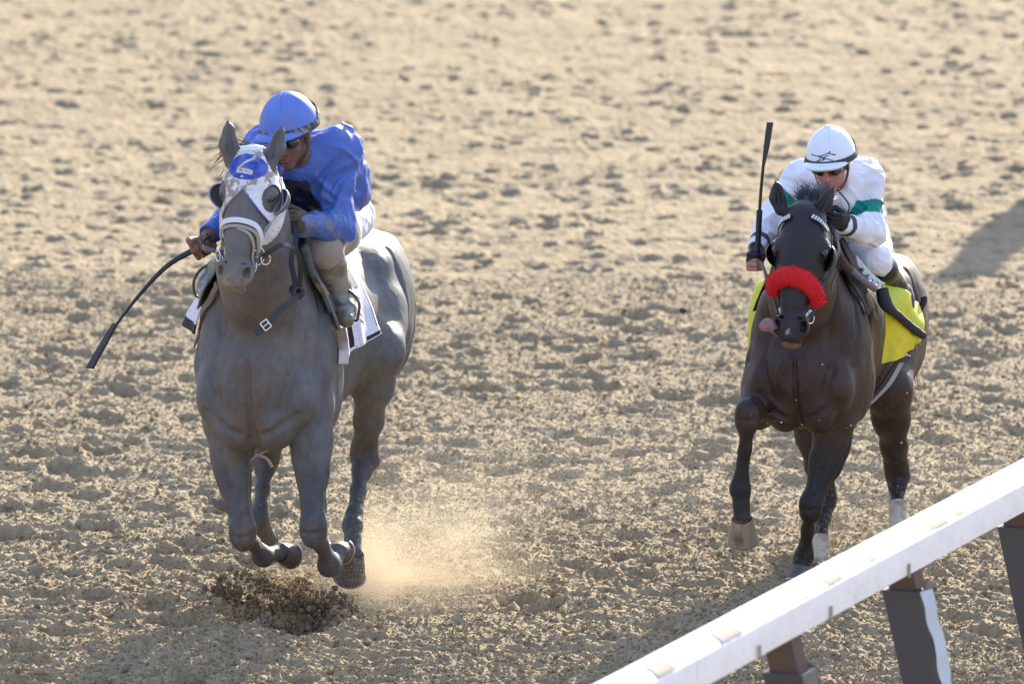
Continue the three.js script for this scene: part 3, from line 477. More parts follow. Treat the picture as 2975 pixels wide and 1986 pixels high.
// the grey
const grey = (() => {
  const T = (z, x, top, bot, rx) => [z, x, (top + bot) / 2, rx, (top - bot) / 2];
  const H = makeHorse({
    k: .93, name: 'grey_horse', label: 'dusty grey horse in a white and blue hood, galloping with its forelegs folded', stand: [[-0.8954, 0.0000], -0.21817, 1.000], lo: [-0.5, 0.02, -1.45], hi: [0.42, 2.40, 1.32], cx: -0.055, dy: -0.02, hx: -0.01, hy: 0.0,
    trunk: [T(-1.22, -.01, 1.38, 1.2, .07), T(-1.12, -.01, 1.47, 1.08, .18), T(-.95, -.01, 1.55, 1.02, .245), T(-.7, -.015, 1.575, .97, .275), T(-.42, -.03, 1.54, .86, .295), T(-.15, -.045, 1.57, .81, .295), T(.08, -.055, 1.61, .79, .275), T(.28, -.06, 1.55, .78, .262), T(.42, -.062, 1.44, .80, .235), T(.51, -.062, 1.30, .88, .185), T(.575, -.06, 1.2, 1.0, .09)],
    neck: [[[-.05, 1.34, .20], .26], [[-.035, 1.53, .46], .205], [[.0, 1.78, .68], .155], [[.03, 1.98, .80], .115]],
    shoulder: { left: [.12, 1.12, .34], right: [-.235, 1.12, .34] },
    fore: {
      left: [[.138, .902, .3], [.189, .476, .46], [.207, .289, .26], [.216, .331, .17], [.208, .346, .1]],
      right: [[-.222, .821, .28], [-.114, .446, .44], [-.088, .309, .22], [-.043, .313, .12], [-.023, .312, .045]] },
    hind: {
      left: [[.12, 1.28, -.82], [.247, 1.072, -.42], [.128, .598, -.66], [.15, .35, -.36], [.174, .253, -.27], [.15, .152, -.325]],
      right: [[-.14, 1.28, -.82], [-.16, .95, -.50], [-.322, .565, -.74], [-.312, .326, -.58], [-.31, .276, -.62], [-.312, .23, -.68]] },
    toe: { foreleft: [0, -1, -.6], foreright: [0.2, -1, -.4], hindleft: [-.15, -1, .35], hindright: [0, -1, 0.2] },
    poll: [.049, 2.105, .9], chin: [.002, 1.554, 1.1], headOut: [-.07, .34, .94],
    ears: { right: [[-.042, 2.032, .86], [-.061, 2.201, .86]], left: [[.11, 2.027, .86], [.165, 2.181, .85]] },
    hoof: mat([0.075, 0.062, 0.052], 0.6), hoofR: { hindleft: [.050, .066] },
    coat: vmat(0.52, { specularIntensity: 0.6 }),
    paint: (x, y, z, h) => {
      const dap = noise(x * 11, y * 11, z * 11) * 0.5 + noise(x * 24, y * 24, z * 24) * 0.35, hair = noise(x * 90, y * 22, z * 60), dust = smooth(-0.1, 0.75, fbm(x * 5 + 3, y * 4, z * 5, 3) + 0.25 * noise(x * 70, y * 50, z * 70));
      let v = 0.116 * (1 + 0.20 * dap + 0.17 * hair + 0.10 * noise(x * 160, y * 60, z * 120));
      const leg = smooth(0.85, 0.6, y + 0.06 * noise(x * 9, y * 9, z * 9)); v *= 1 - 0.42 * leg;
      let col = [v * 1.0, v * 0.98, v * 0.965];
      const inHead = h[1] > -0.64 && h[1] < 0.2 && z > 0.8 && Math.abs(h[0]) < 0.14;
      if (inHead) { const m = smooth(-0.44, -0.56, h[1] + 0.03 * noise(h[0] * 30, h[1] * 30)); col = mix3(col, [0.13, 0.125, 0.12], 0.5 * smooth(-0.2, -0.45, h[1])); col = mix3(col, [0.30, 0.235, 0.165], m * (0.25 + 0.55 * smooth(-0.2, 0.3, noise(h[0] * 60, h[1] * 60, h[2] * 60)) * smooth(-0.5, -0.56, h[1]))); }
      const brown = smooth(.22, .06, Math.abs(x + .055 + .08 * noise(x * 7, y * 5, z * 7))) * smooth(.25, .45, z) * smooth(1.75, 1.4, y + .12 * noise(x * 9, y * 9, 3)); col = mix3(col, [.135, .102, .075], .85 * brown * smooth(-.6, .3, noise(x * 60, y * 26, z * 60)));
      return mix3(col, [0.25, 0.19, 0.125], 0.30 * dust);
    },
  });
  const { F, root, fromHead, toHead, hv } = H, grd = (p) => F.grad(p, 0.012);
  // hood
  const white = [0.78, 0.77, 0.78], blue = [0.035, 0.085, 0.42];
  const eyes = [-1, 1].map((s) => [s * 0.095, -0.205, -0.045]);
  const squig = [[[.020, -.042], [.018, -.055], [-.014, -.079], [-.030, -.100], [-.033, -.117], [.022, -.122]], [[-.018, -.105], [.022, -.112]], [[-.0115, -.136], [-.0115, -.137]]];
  const bb = new THREE.Box3().setFromPoints([[-.14, .03, .03], [.14, .03, .03], [-.14, -.47, .03], [.14, -.47, .03], [-.14, .03, -.26], [.14, .03, -.26], [-.14, -.47, -.26], [.14, -.47, -.26]].map((p) => V(fromHead(p))));
  const vee = (h) => { const ax = Math.abs(h[0]); if (h[2] < -0.105) return 1; return Math.max(ax - 0.80 * (-h[1] - 0.193), h[1] + 0.19); };   // inside the open face when negative
  const earSeg = [[[-.042, 2.032, .86], [-.061, 2.201, .86]], [[.11, 2.027, .86], [.165, 2.181, .85]]].map((e) => e.map(toHead));
  const hoodR = (x, y, z) => {
    const h = toHead([x, y, z]); let d = Math.max(h[1] - 0.018 + 0.02 * Math.abs(noise(h[0] * 20, 1)), -0.245 - h[2]);
    const eye = Math.min(...eyes.map((e) => Math.hypot(h[0] - e[0], (h[1] - e[1]) / 1.15, h[2] - e[2]))) - 0.047; d = Math.max(d, -eye);
    d = Math.max(d, -Math.max(Math.abs(h[0]) - 0.8 * (-h[1] - 0.193), -(h[2] + 0.11)), -0.41 - h[1] - 0.35 * (h[2] + 0.07), h[1] < -0.3 ? h[2] + 0.055 : -1);
    d = Math.max(d, Math.min(Math.abs(h[0]) - .070, h[1] + .062));
    for (const [b, t] of earSeg) d = Math.max(d, -(segD(h, add(b, [0, -.02, 0]), t) - (h[1] > .02 ? 0.08 : 0.043)));
    return d;
  };
  const lo = bb.min.toArray(), hi = bb.max.toArray();
  put('hood', shell(F, 0.0065, lo, hi, 0.0042, hoodR, (x, y, z) => {
    const h = toHead([x, y, z]), v = vee(h), eye = Math.min(...eyes.map((e) => Math.hypot(h[0] - e[0], (h[1] - e[1]) / 1.15, h[2] - e[2]))) - 0.047;
    const dirt = smooth(-0.12, 0.22, noise(h[0] * 38, h[1] * 38, h[2] * 38) * 0.6 + 0.6 * noise(h[0] * 95, h[1] * 95, h[2] * 95) + 0.25 * noise(h[0] * 12, h[1] * 12) - (h[0] > 0.04 ? 0.35 : 0));
    let col = white; const q = Math.hypot((h[0] + 0.002) / 0.074, (h[1] + 0.098) / (h[1] > -0.098 ? 0.061 : 0.053));
    if (v < 0.009 && h[1] > -0.37) col = blue; if (eye < 0.004) col = [0.05, 0.06, 0.12];
    if (q < 1 && h[2] > -0.09) { col = blue.map((b, i) => b + [0.02, 0.05, 0.12][i] * noise(h[0] * 40, h[1] * 40)); let s = 1; for (const l of squig) for (let i = 0; i + 1 < l.length; i++) s = Math.min(s, segD([h[0], h[1], 0], [...l[i], 0], [...l[i + 1], 0])); if (s < 0.0048) col = [0.62, 0.58, 0.52]; return mix3(col, [0.30, 0.22, 0.12], 0.3 * dirt); }
    return mix3(mix3(col, [.5, .42, .32], .5 * smooth(-.4, .3, noise(h[0] * 22, h[1] * 22, 5))), [0.30, 0.215, 0.115], 0.85 * dirt);
  }), vmat(0.8), root);
  for (const s of [-1, 1]) {                                         // blinker cups: half bowls open to the front
    const g = new THREE.SphereGeometry(0.062, 24, 16, 0, Math.PI * 2, 0, Math.PI * 0.5); g.scale(0.92, 0.55, 1.12); g.rotateZ(-s * 1.75); g.rotateX(0); g.rotateY(s * 0.75); g.translate(s * 0.100, -0.205, -0.105); g.applyMatrix4(H.M);
    const cup = put('blinker_cup', g, mat([0.17, 0.15, 0.13], 0.7, { side: THREE.DoubleSide }), root), e = []; for (let i = 0; i <= 24; i++) { const a = i / 24 * 6.283; e.push(V([Math.sin(a) * 0.057, 0, Math.cos(a) * 0.0695]).applyEuler(new THREE.Euler(0, 0, 0)).toArray()); }
    const t = tube(e, 0.0032, 48, 6); t.rotateZ(-s * 1.75); t.rotateY(s * 0.75); t.translate(s * 0.100, -0.205, -0.105); t.applyMatrix4(H.M); put('cup_rim', t, mat([0.25, 0.30, 0.52], 0.6), cup);
  }
  // bridle: noseband, headstall, bit and rings
  const onHead = (pts, off) => pts.map((p) => F.snap(fromHead(p), off));
  const nb = (y0, dy) => [[-.075, y0 - dy - .05, -.10], [-.066, y0 - dy, -.055], [-.05, y0 - .01, -.02], [0, y0 + .004, .0], [.05, y0 - .01, -.02], [.066, y0 - dy, -.055], [.075, y0 - dy - .05, -.10]];
  const cotton = mat([0.74, 0.70, 0.70], 0.85), dirty = mat([0.36, 0.32, 0.25], 0.8);
  put('noseband', strap(onHead(nb(-.325, .05), .009), .021, .008, grd, 60), cotton, root); put('noseband', strap(onHead(nb(-.350, .055), .008), .013, .006, grd, 60), dirty, root);
  put('nose_strap', strap(onHead([[0, -.352, .0], [.035, -.37, -.012], [.052, -.41, -.03], [.060, -.46, -.052], [.062, -.50, -.075]], .006), .012, .005, grd, 40), dirty, root);
  for (const s of [-1, 1]) {
    put('cheek_strap', strap(onHead([[s * .085, -.10, -.12], [s * .09, -.22, -.135], [s * .082, -.34, -.11], [s * .066, -.425, -.09]], .014), .018, .005, grd, 40), s > 0 ? cotton : leatherBlack, root);
    const rc = add(F.snap(fromHead([s * .066, -.445, -.088]), .016), [0, 0, 0]), o = grd(rc);
    put('bit_ring', ring(rc, add(o, [0, 0, .5]), .034, .0042), steel, root); put('bit_ring', ring(add(rc, add([s * .028, -.012, -.012], [0, 0, 0])), add(o, [0, 0, .9]), .021, .0042), steel, root);
    put('bit_mouthpiece', tube([add(rc, [-s * .03, 0, .0]), rc], .009, 6, 10), steel, root);
  }
  const b0 = F.snap(fromHead([.066, -.47, -.085]), .012);
  put('bit_loop', tube([b0, add(b0, hv([.004, -.03, .006])), add(b0, hv([-.01, -.055, .004])), add(b0, hv([-.03, -.06, .01])), add(b0, hv([-.034, -.1, .01]))], .0035, 30, 6), steel, root);
  // mane and forelock blown to the right of the neck, tail
  const maneM = vmat(0.6), mg = hairs(150, (t, a) => { const q = mix3([.02, 2.06, .80], [-.04, 1.63, .12], t * t); return add(q, [(a[0] - .5) * .03, 0, (a[1] - .5) * .04]); }, (q, t, a) => add(q, [-(.05 + .16 * a[2]) * t, .04 * t * (1 - t) * 4 * (0.4 + a[3]) + (a[0] - .62) * .12 * t * t, -(.04 + .1 * a[3]) * t]), .0022, 5);
  put('mane', recolour(mg, (x, y, z) => mix3([0.10, 0.035, 0.02], [0.18, 0.15, 0.13], clamp(0.4 + noise(x * 40, y * 40, z * 40)))), maneM, root);
  put('tail', hairs(120, (t, a) => [-.01 + (a[0] - .5) * .05, 1.42 + (a[1] - .5) * .05, -1.2], (q, t, a) => add(q, [(a[2] - .9) * .12 * t, .02 * t - .75 * t * t + (a[3] - .5) * .1 * t, -(.3 + .2 * a[0]) * t]), .003, 6), mat([.2, .19, .18], .6), root);
  return H;
})();

// the dark bay
const bay = (() => {
  const T = (z, x, top, bot, rx) => [z, x + .012, (top + bot) / 2, rx * .955, (top - bot) / 2];
  const H = makeHorse({
    k: .96, name: 'bay_horse', label: 'dark bay horse with a red noseband and its tongue out, galloping beside the rail', stand: [[1.3541, -1.0840], -0.26180, 0.900], lo: [-0.52, 0.0, -1.45], hi: [0.46, 2.25, 1.42], cx: -0.025, dy: -0.05, hx: 0.0, hy: -0.09,
    trunk: [T(-1.22, 0, 1.28, 1.1, .07), T(-1.12, 0, 1.37, 1.0, .17), T(-.95, 0, 1.45, .95, .235), T(-.7, -.01, 1.49, .9, .27), T(-.42, -.02, 1.48, .83, .285), T(-.15, -.03, 1.52, .78, .285), T(.08, -.04, 1.56, .76, .27), T(.28, -.045, 1.50, .755, .258), T(.42, -.045, 1.38, .78, .232), T(.51, -.045, 1.24, .85, .185), T(.575, -.045, 1.14, .96, .09)],
    neck: [[[-.03, 1.28, .20], .255], [[-.01, 1.44, .48], .205], [[.045, 1.65, .72], .16], [[.08, 1.80, .86], .12]],
    shoulder: { left: [.13, 1.06, .34], right: [-.215, 1.07, .36] },
    fore: {
      left: [[.107, .755, .28], [.016, .401, .4], [-.041, .13, .3], [-.051, .097, .32], [-.054, .025, .35]],
      right: [[-.237, .897, .34], [-.235, .856, .64], [-.282, .504, .6], [-.269, .367, .615], [-.276, .266, .565]] },
    hind: {
      left: [[.12, 1.19, -.85], [.213, .821, -.42], [.193, .385, -.72], [.244, .113, -.52], [.262, .038, -.44], [.271, -.045, -.4]],
      right: [[-.14, 1.19, -.85], [-.159, .752, -.36], [-.118, .284, -.48], [-.088, -.053, -.22], [-.072, -.105, -.14], [-.065, -.178, -.1]] },
    toe: { foreright: [.05, -1, .3] }, foreBack: {},
    poll: [.098, 1.925, .95], chin: [.073, 1.303, 1.2], headOut: [.0, .36, .93],
    ears: { right: [[-.028, 1.878, .88], [-.058, 2.003, .86]], left: [[.137, 1.86, .88], [.217, 1.986, .85]] },
    hoof: mat([0.09, 0.08, 0.07], 0.6), hoofMat: { foreright: mat([0.40, 0.31, 0.20], 0.75) }, hoofR: { foreright: [.054, .072] },
    coat: vmat(0.52, { specularIntensity: 0.8 }),
    paint: (x, y, z, h) => {
      const v = 1 + 0.18 * noise(x * 12, y * 12, z * 12) + 0.12 * noise(x * 80, y * 24, z * 50), legs = smooth(0.86, 0.6, y + 0.08 * noise(x * 8, y * 8, z * 8)), inHead = h[1] > -0.66 && h[1] < 0.25 && z > 0.85 && Math.abs(h[0]) < 0.14;
      let c = mix3([0.041 * v, 0.0235 * v, 0.017 * v], [0.013 * v, 0.0115 * v, 0.0125 * v], Math.max(legs, inHead ? 0.75 : 0));
      if (inHead) { if (Math.abs(h[0] + 0.004) < 0.004 + .002 * noise(h[1] * 90, 3) && h[1] > -0.568 && h[1] < -0.545 && h[2] > -0.05) c = [0.26, 0.21, 0.2]; if (h[1] < -0.594 && h[2] > -0.115) c = mix3(c, [0.26, 0.13, 0.085], 0.7); }
      const pastern = Math.hypot(x - ([-.277, .421, .6][0]), z - .61); if (pastern < 0.12 && y < 0.36) c = mix3(c, [0.30, 0.235, 0.16], 0.8 * smooth(0.37, 0.33, y + 0.02 * noise(x * 40, y * 40, z * 40)));
      return mix3(c, [0.25, 0.19, 0.12], 0.10 * smooth(0.1, 0.6, fbm(x * 6, y * 6, z * 6 + 4)) + (noise(x * 150, y * 150, z * 150) > 0.93 ? 0.2 : 0));
    },
  });
  const { F, root, fromHead, hv } = H, grd = (p) => F.grad(p, 0.012), onHead = (pts, off) => pts.map((p) => F.snap(fromHead(p), off));
  // thick red sheepskin noseband
  const nb = [[-.088, -.372, -.085], [-.074, -.347, -.03], [-.04, -.330, .008], [0, -.327, .02], [.04, -.340, .008], [.074, -.374, -.03], [.086, -.412, -.075]].map(fromHead);
  const roll = tube(nb, (t) => 0.046 * (0.80 + 0.20 * Math.sin(Math.PI * clamp(t * 1.1 + 0.0))), 90, 28), a = roll.attributes.position, n = roll.attributes.normal;
  for (let i = 0; i < a.count; i++) { const k = 0.0035 * noise(a.getX(i) * 120, a.getY(i) * 120, a.getZ(i) * 120) + 0.002 * noise(a.getX(i) * 50, a.getY(i) * 50, a.getZ(i) * 50); a.setXYZ(i, a.getX(i) + n.getX(i) * k, a.getY(i) + n.getY(i) * k, a.getZ(i) + n.getZ(i) * k); } roll.computeVertexNormals();
  const fleece = []; for (let i = 0; i < 1300; i++) { const k = Math.floor(rnd() * a.count), o = [roll.attributes.normal.getX(k), roll.attributes.normal.getY(k), roll.attributes.normal.getZ(k)], p = [a.getX(k), a.getY(k), a.getZ(k)], w = [.006 * gauss(), .006 * gauss(), .006 * gauss()]; fleece.push(tube([add(p, o, -.002), add(add(p, o, .002), w, .3), add(add(p, o, .0042), w, .6)], (t) => .0022 * (1 - .7 * t), 3, 4)); }
  put('fleece', clean(fleece), mat([0.60, 0.014, 0.018], 1), root);
  put('noseband', roll, mat([0.62, 0.012, 0.016], 0.95, { sheen: 0.6, sheenRoughness: 0.5, sheenColor: new THREE.Color(0.9, 0.1, 0.1) }), root);
  // browband with white diamonds, cheek straps, blinkers, bit
  for (const s of [-1, 1]) {
    const p = onHead(s < 0 ? [[-.038, -.068, .0], [-.060, -.088, -.03], [-.074, -.112, -.06]] : [[.030, -.062, .0], [.056, -.078, -.02], [.080, -.108, -.055]], .010), bb = put('browband', strap(p, .026, .006, grd, 24), leatherBlack, root), C = curve(p);
    for (let i = 0; i < 8; i++) { const q = C.getPointAt((i + 0.5) / 8).toArray(), t = C.getTangentAt((i + 0.5) / 8).toArray(), o = grd(q), w = cross(o, t); put('diamond', strap([add(add(q, o, .005), w, -.010), add(add(add(q, o, .005), w, .010), t, .004)], .0095, .003, o, 2), mat([0.62, 0.66, 0.66], 0.5), bb); }
    put('cheek_strap', strap(onHead([[s * .09, -.11, -.12], [s * .095, -.22, -.12], [s * .086, -.33, -.10], [s * .068, -.44, -.088]], .012), .022, .005, grd, 40), leatherBlack, root);
    const g = new THREE.SphereGeometry(0.060, 24, 14, 0, Math.PI * 2, 0, Math.PI * 0.42); g.scale(0.95, 0.6, 1.15); g.rotateZ(-s * 1.55); g.rotateY(s * 0.45); g.translate(s * 0.088, -0.212, -0.095); g.applyMatrix4(H.M); put('blinker_cup', g, mat([0.012, 0.012, 0.013], 0.35, { side: THREE.DoubleSide }), root);
    const rc = F.snap(fromHead([s * .064, -.47, -.085]), .012), o = grd(rc); put('bit_ring', ring(rc, add(o, [0, 0, .6]), .030, .0045), steel, root); put('bit_bar', tube([add(rc, hv([0, .028, .0])), add(rc, hv([-s * .02, .0, .02])), add(rc, hv([-s * .045, .012, .022]))], .0055, 16, 8), steel, root);
  }
  const tf = new Field([-.2, 1.2, 1.0], [.2, 1.6, 1.4], .004), t0 = fromHead([-.035, -.560, -.075]), t1 = [-.029, 1.372, 1.13], t2 = [-.044, 1.365, 1.15]; tf.chain([[t0, .020], [t1, .021], [t2, .024]], .02, [[0.2, 0.1, 1], .5]); tf.cap(add(t0, [0, .02, .03]), add(t2, [0, .008, .035]), .004, .004, .01, null, -1);
  put('tongue', tf.mesh(), mat([0.27, 0.135, 0.13], 0.4), root);
  put('forelock', recolour(hairs(620, (t, a) => add(fromHead([(a[0] - .5) * .085, .008, -.10]), [0, 0, 0]), (q, t, a) => { const k = .35 + .65 * a[2]; return add(q, [(.05 * (a[0] - .6) + .03 * Math.sin(a[1] * 9 + t * 3)) * t + (.12 * a[1] - .03) * t * t * k, (.15 * t - .10 * t * t * (.4 + a[3])) * k * 1.25, -(.04 + .14 * a[3]) * t]); }, .0015, 11), (x, y, z) => mix3([.035, .036, .042], [.22, .23, .26], clamp(.75 * noise(x * 60, y * 30, z * 60) + .35))), vmat(.5), root);
  put('mane', hairs(140, (t, a) => { const q = mix3([.07, 1.88, .84], [-.03, 1.54, .16], t); return add(q, [(a[0] - .5) * .03, 0, (a[1] - .5) * .04]); }, (q, t, a) => add(q, [-(.03 + .09 * a[2]) * t, .05 * t * (1 - t) * 4 * a[3] + .02 * t, -(.06 + .12 * a[3]) * t]), .0022, 12), mat([.025, .022, .022], .5), root);
  put('tail', recolour(hairs(170, (t, a) => [.0 + (a[0] - .5) * .05, 1.34 + (a[1] - .5) * .05, -1.19], (q, t, a) => add(q, [(a[2] - .62) * .30 * t, .10 * t - (.6 + .35 * a[1]) * t * t, -(.25 + .3 * a[0]) * t]), .003, 13), (x, y, z) => mix3([.03, .02, .018], [.13, .07, .04], clamp(noise(x * 50, y * 10, z * 50) + .3))), vmat(.55), root);
  // bandages on the hind cannons
  const band = (a, b) => { const g = tube([a, mix3(a, b, .5), b], (t) => .046 + .0012 * Math.sin(t * 46) + .001 * noise(t * 12, 3), 60, 20); return put('bandage', recolour(g, (x, y, z) => mix3([.50, .46, .39], [.31, .24, .155], smooth(-.1, .5, noise(x * 40, y * 60, z * 40)) * .8)), vmat(.9), root); };
  band([.22, .26, -.62], [.241, .112, -.53]); band([-.104, .116, -.35], [-.088, -.033, -.235]);
  { // the raised hoof: pale with dust, a dark wedge rubbed clean on its wall
    const h = root.children.find((o) => o.name === 'hoof' && o.material.color.r > .3), c = [-.276, .303, .6], b = [-.275, .246, .6]; h.material = vmat(.75); h.userData.label = 'raised hoof pale with dust, dark wedge on its wall';
    recolour(h.geometry, (x, y, z) => { const t = (c[1] - y) / (c[1] - b[1]); return t > -.02 && t < 1 && Math.abs(x - c[0]) < .032 * (1 - t * .75) ? [.09, .075, .06] : mix3([.34, .265, .17], [.22, .17, .11], clamp(.5 + noise(x * 50, y * 50, z * 50))); });
  }
  return H;
})();

// ---------------------------------------------------------------- jockeys: one continuous body each, clothes over it
function makeJockey(c) {
  const root = thing('person', c.label, 'jockey'), lo = c.lo, hi = c.hi, J = c.j, S = 0.006;
  const fz = unit(c.face), fx = unit(cross([0, 1, 0], fz)), fy0 = cross(fz, fx), ro = c.roll ?? 0, fxx = add(fx.map((v) => v * Math.cos(ro)), fy0, Math.sin(ro)), fyy = cross(fz, fxx);
  const hd = (x, y, z) => add(add(add(J.head, fxx, x), fyy, y), fz, z), HM = new THREE.Matrix4().makeBasis(V(fxx), V(fyy), V(fz)).setPosition(...J.head), HI = HM.clone().invert(), toH = (x, y, z) => new THREE.Vector3(x, y, z).applyMatrix4(HI).toArray();
  const limbs = (F, g, parts, k = 0.035) => {                         // g swells the radii: 0 for the body, more for cloth
    if (parts.torso) { F.chain([[J.pelvis, .125 + g], [J.waist, .118 + g], [J.chest, .138 + g]], .08, [c.up, .82]); F.chain([[J.shR, .068 + g], [J.neck, .075 + g], [J.shL, .068 + g]], .07); F.cap(J.chest, J.neck, .12 + g, .085 + g, .08); for (const s of ['L', 'R']) F.cap(J.chest, J['sh' + s], .10 + g, .066 + g, .07); }
    if (parts.arms) for (const s of ['L', 'R']) { F.chain([[J['sh' + s], .060 + g], [mix3(J['sh' + s], J['el' + s], .5), .050 + g], [J['el' + s], .043 + g * .9]], k); F.chain([[J['el' + s], .044 + g * .9], [mix3(J['el' + s], J['wr' + s], .35), .043 + g * .75], [J['wr' + s], .029 + g * (parts.cuff ?? .5)]], k); }
    if (parts.thighs) for (const s of ['L', 'R']) F.chain([[J['hip' + s], .098 + g], [mix3(J['hip' + s], J['kn' + s], .5), .08 + g], [J['kn' + s], .058 + g]], .05);
    if (parts.shins) for (const s of ['L', 'R']) { F.chain([[J['kn' + s], .056 + g], [mix3(J['kn' + s], J['an' + s], .32), .055 + g], [J['an' + s], .036 + g]], .04); F.chain([[J['an' + s], .04 + g], [mix3(J['an' + s], J['toe' + s], .5), .036 + g], [J['toe' + s], .028 + g]], .03); }
    return F;
  };
  // body
  const B = new Field(lo, hi, S); limbs(B, 0, { torso: 1, arms: 1, thighs: 1, shins: 1 });
  B.cap(J.neck, hd(0, -.085, -.03), .058, .052, .03);
  B.frame(HM); B.ell([0, .025, -.012], [.074, .10, .094], .02).ell([0, -.055, .028], [.059, .072, .064], .03).ell([0, -.118, .062], [.024, .02, .02], .02);
  B.chain([[[0, -.005, .090], .010], [[0, -.042, .107], .013], [[0, -.053, .102], .015]], .012); for (const s of [-1, 1]) B.ell([s * .016, -.052, .094], [.009, .008, .010], .008).ell([s * .04, -.045, .060], [.022, .018, .018], .02).ell([s * .032, .0, .078], [.018, .010, .014], .008, null, -1).ell([s * .075, -.02, -.01], [.010, .03, .02], .008);
  B.ell([0, -.077, .090], [.024, .0075, .011], .004).ell([0, -.090, .087], [.020, .008, .011], .004).cap([-.02, -.0835, .099], [.02, -.0835, .099], .0025, .0025, .003, null, -1);
  B.frame(null);
  for (const s of ['L', 'R']) { const h = c.hand[s]; grip(B, h.at, h.axis, sub(J['wr' + s], h.at), h.s ?? .98, h.side); B.cap(J['wr' + s], add(h.at, unit(sub(J['wr' + s], h.at)), .05), .029, .03, .02); }
  const lipC = hd(0, -.083, .1);
  put('body', B.mesh((x, y, z) => {
    const n = 1 + .1 * noise(x * 60, y * 60, z * 60); let k = c.skin; if (Math.hypot(x - lipC[0], (y - lipC[1]) * 1.6, z - lipC[2]) < .024) k = mix3(k, [.28, .10, .09], .5);
    for (const s of ['L', 'R']) { const h = c.hand[s]; if (h.glove && len(sub([x, y, z], h.at)) < .12) { const w = unit(sub(J['wr' + s], h.at)), q = dot(sub([x, y, z], h.at), w); if (q > (h.bare ?? -1)) k = h.glove; } }
    return k.map((v) => v * n);
  }), vmat(.55, { specularIntensity: .6 }), root);
  // jacket
  const wr = (a) => (x, y, z) => {                                    // cloth folds: long sharp crests along the pull of the cloth
    const w = .03 * noise(x * 7, y * 7, z * 7), u = x * .35 + y * .80 - z * .35 + w, v = x * .80 - y * .25 + z * .5 + w * 2, q = z * .8 + y * .4 - x * .3;
    return a * (1.7 * Math.abs(noise(u * 4, v * 15, q * 9)) + 1.0 * Math.abs(noise(u * 24 + 9, v * 7, q * 8)) + .6 * Math.abs(noise(u * 12, v * 34, q * 22)) - 1.1 + .5 * noise(x * 6, y * 6, z * 6));
  };
  const K = limbs(new Field(lo, hi, S), c.loose, { torso: 1, arms: 1, cuff: .75 }, .045); for (const e of c.puff ?? []) K.ell(...e);
  K.cap(hd(0, -.07, .01), hd(0, .03, .03), .085, .09, .015, null, -1);
  for (const s of ['L', 'R']) K.ell(add(J['wr' + s], unit(sub(J['wr' + s], J['el' + s])), .045), [.05, .05, .05], .006, null, -1);
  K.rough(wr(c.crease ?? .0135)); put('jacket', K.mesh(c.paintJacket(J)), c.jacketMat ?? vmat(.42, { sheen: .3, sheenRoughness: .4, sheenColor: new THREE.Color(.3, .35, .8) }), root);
  // trousers and boots
  const Q = new Field(lo, hi, S); Q.chain([[J.pelvis, .142], [J.waist, .122]], .05, [c.up, .85]); limbs(Q, .013, { thighs: 1 }); for (const s of ['L', 'R']) Q.cap(J['kn' + s], mix3(J['kn' + s], J['an' + s], .22), .071, .066, .03); Q.rough(wr(.005)); put('trousers', Q.mesh(c.paintTrousers), vmat(.8), root);
  const bootM = c.bootMat;
  for (const s of ['L', 'R']) {
    const kn = mix3(J['kn' + s], J['an' + s], .03), an = J['an' + s], tn = J['toe' + s], b = new Field([0, 1, 2].map((i) => Math.min(kn[i], an[i], tn[i]) - .13), [0, 1, 2].map((i) => Math.max(kn[i], an[i], tn[i]) + .13), .0045);
    b.chain([[kn, .068], [mix3(kn, an, .3), .066], [mix3(kn, an, .75), .050], [an, .047]], .03); b.chain([[an, .047], [mix3(an, tn, .5), .044], [tn, .034]], .03); b.cap(add(an, unit(sub(tn, an)), -.03), an, .034, .04, .03);
    b.rough((x, y, z) => .003 * (1 - 2 * Math.abs(noise(x * 12, y * 22, z * 12))) * smooth(.35, .0, len(sub([x, y, z], an))) + .001 * noise(x * 40, y * 40, z * 40));
    b.cap(add(kn, unit(sub(an, kn)), -.14), add(kn, unit(sub(an, kn)), c.bootTop ?? -.06), .08, .08, .004, null, -1);
    const o = put('boot', b.mesh(c.paintBoot(kn, an)), bootM, root); const t = unit(sub(an, kn));
    const rim = new THREE.TorusGeometry(.0655, .0045, 8, 36); rim.applyQuaternion(new THREE.Quaternion().setFromUnitVectors(new THREE.Vector3(0, 0, 1), V(t))); rim.translate(...add(kn, t, c.cuffAt ?? .028)); put('boot_cuff', rim, c.cuffMat ?? bootM, o);
  }
  // helmet, its band and peak; goggles
  const hg = new Field([-.17, -.12, -.19], [.17, .2, .24], .0035);
  hg.ell([0, .025, -.005], [.118, .150, .140], .01); hg.prim([-.2, -.2, -.25], [.2, .04, .25], (x, y, z) => y - (.012 + .10 * Math.max(0, -z - .02)) * 1, .006, -1);
  for (let i = 0; i < 3; i++) { const a = i * Math.PI / 3 + .2, ex = Math.cos(a), ez = Math.sin(a); hg.prim([-.16, 0, -.18], [.16, .19, .18], (x, y, z) => Math.max(Math.abs(x * ez - z * ex) - .0012, Math.abs(Math.hypot(x / .121, (y - .025) / .146, (z + .005) / .143) - 1) * .12 - .0028), .002, -1); }
  if (c.button) hg.ell([0, .174, -.005], [.020, .010, .020], .003);
  const helmet = put('helmet', hg.mesh(c.paintHelmet), c.helmetMat, root); helmet.geometry.applyMatrix4(HM);
  const pk = new Field([-.16, -.08, -.02], [.16, .1, .26], .0035); pk.ell([0, .022, .085], [.104, .022, .102], .01); pk.ell([0, -.004, .075], [.102, .024, .099], .006, null, -1); pk.ell([0, .01, -.02], [.108, .2, .126], .004, null, -1); const peak = put('peak', pk.mesh(c.paintHelmet), c.helmetMat, helmet); peak.geometry.applyMatrix4(HM);
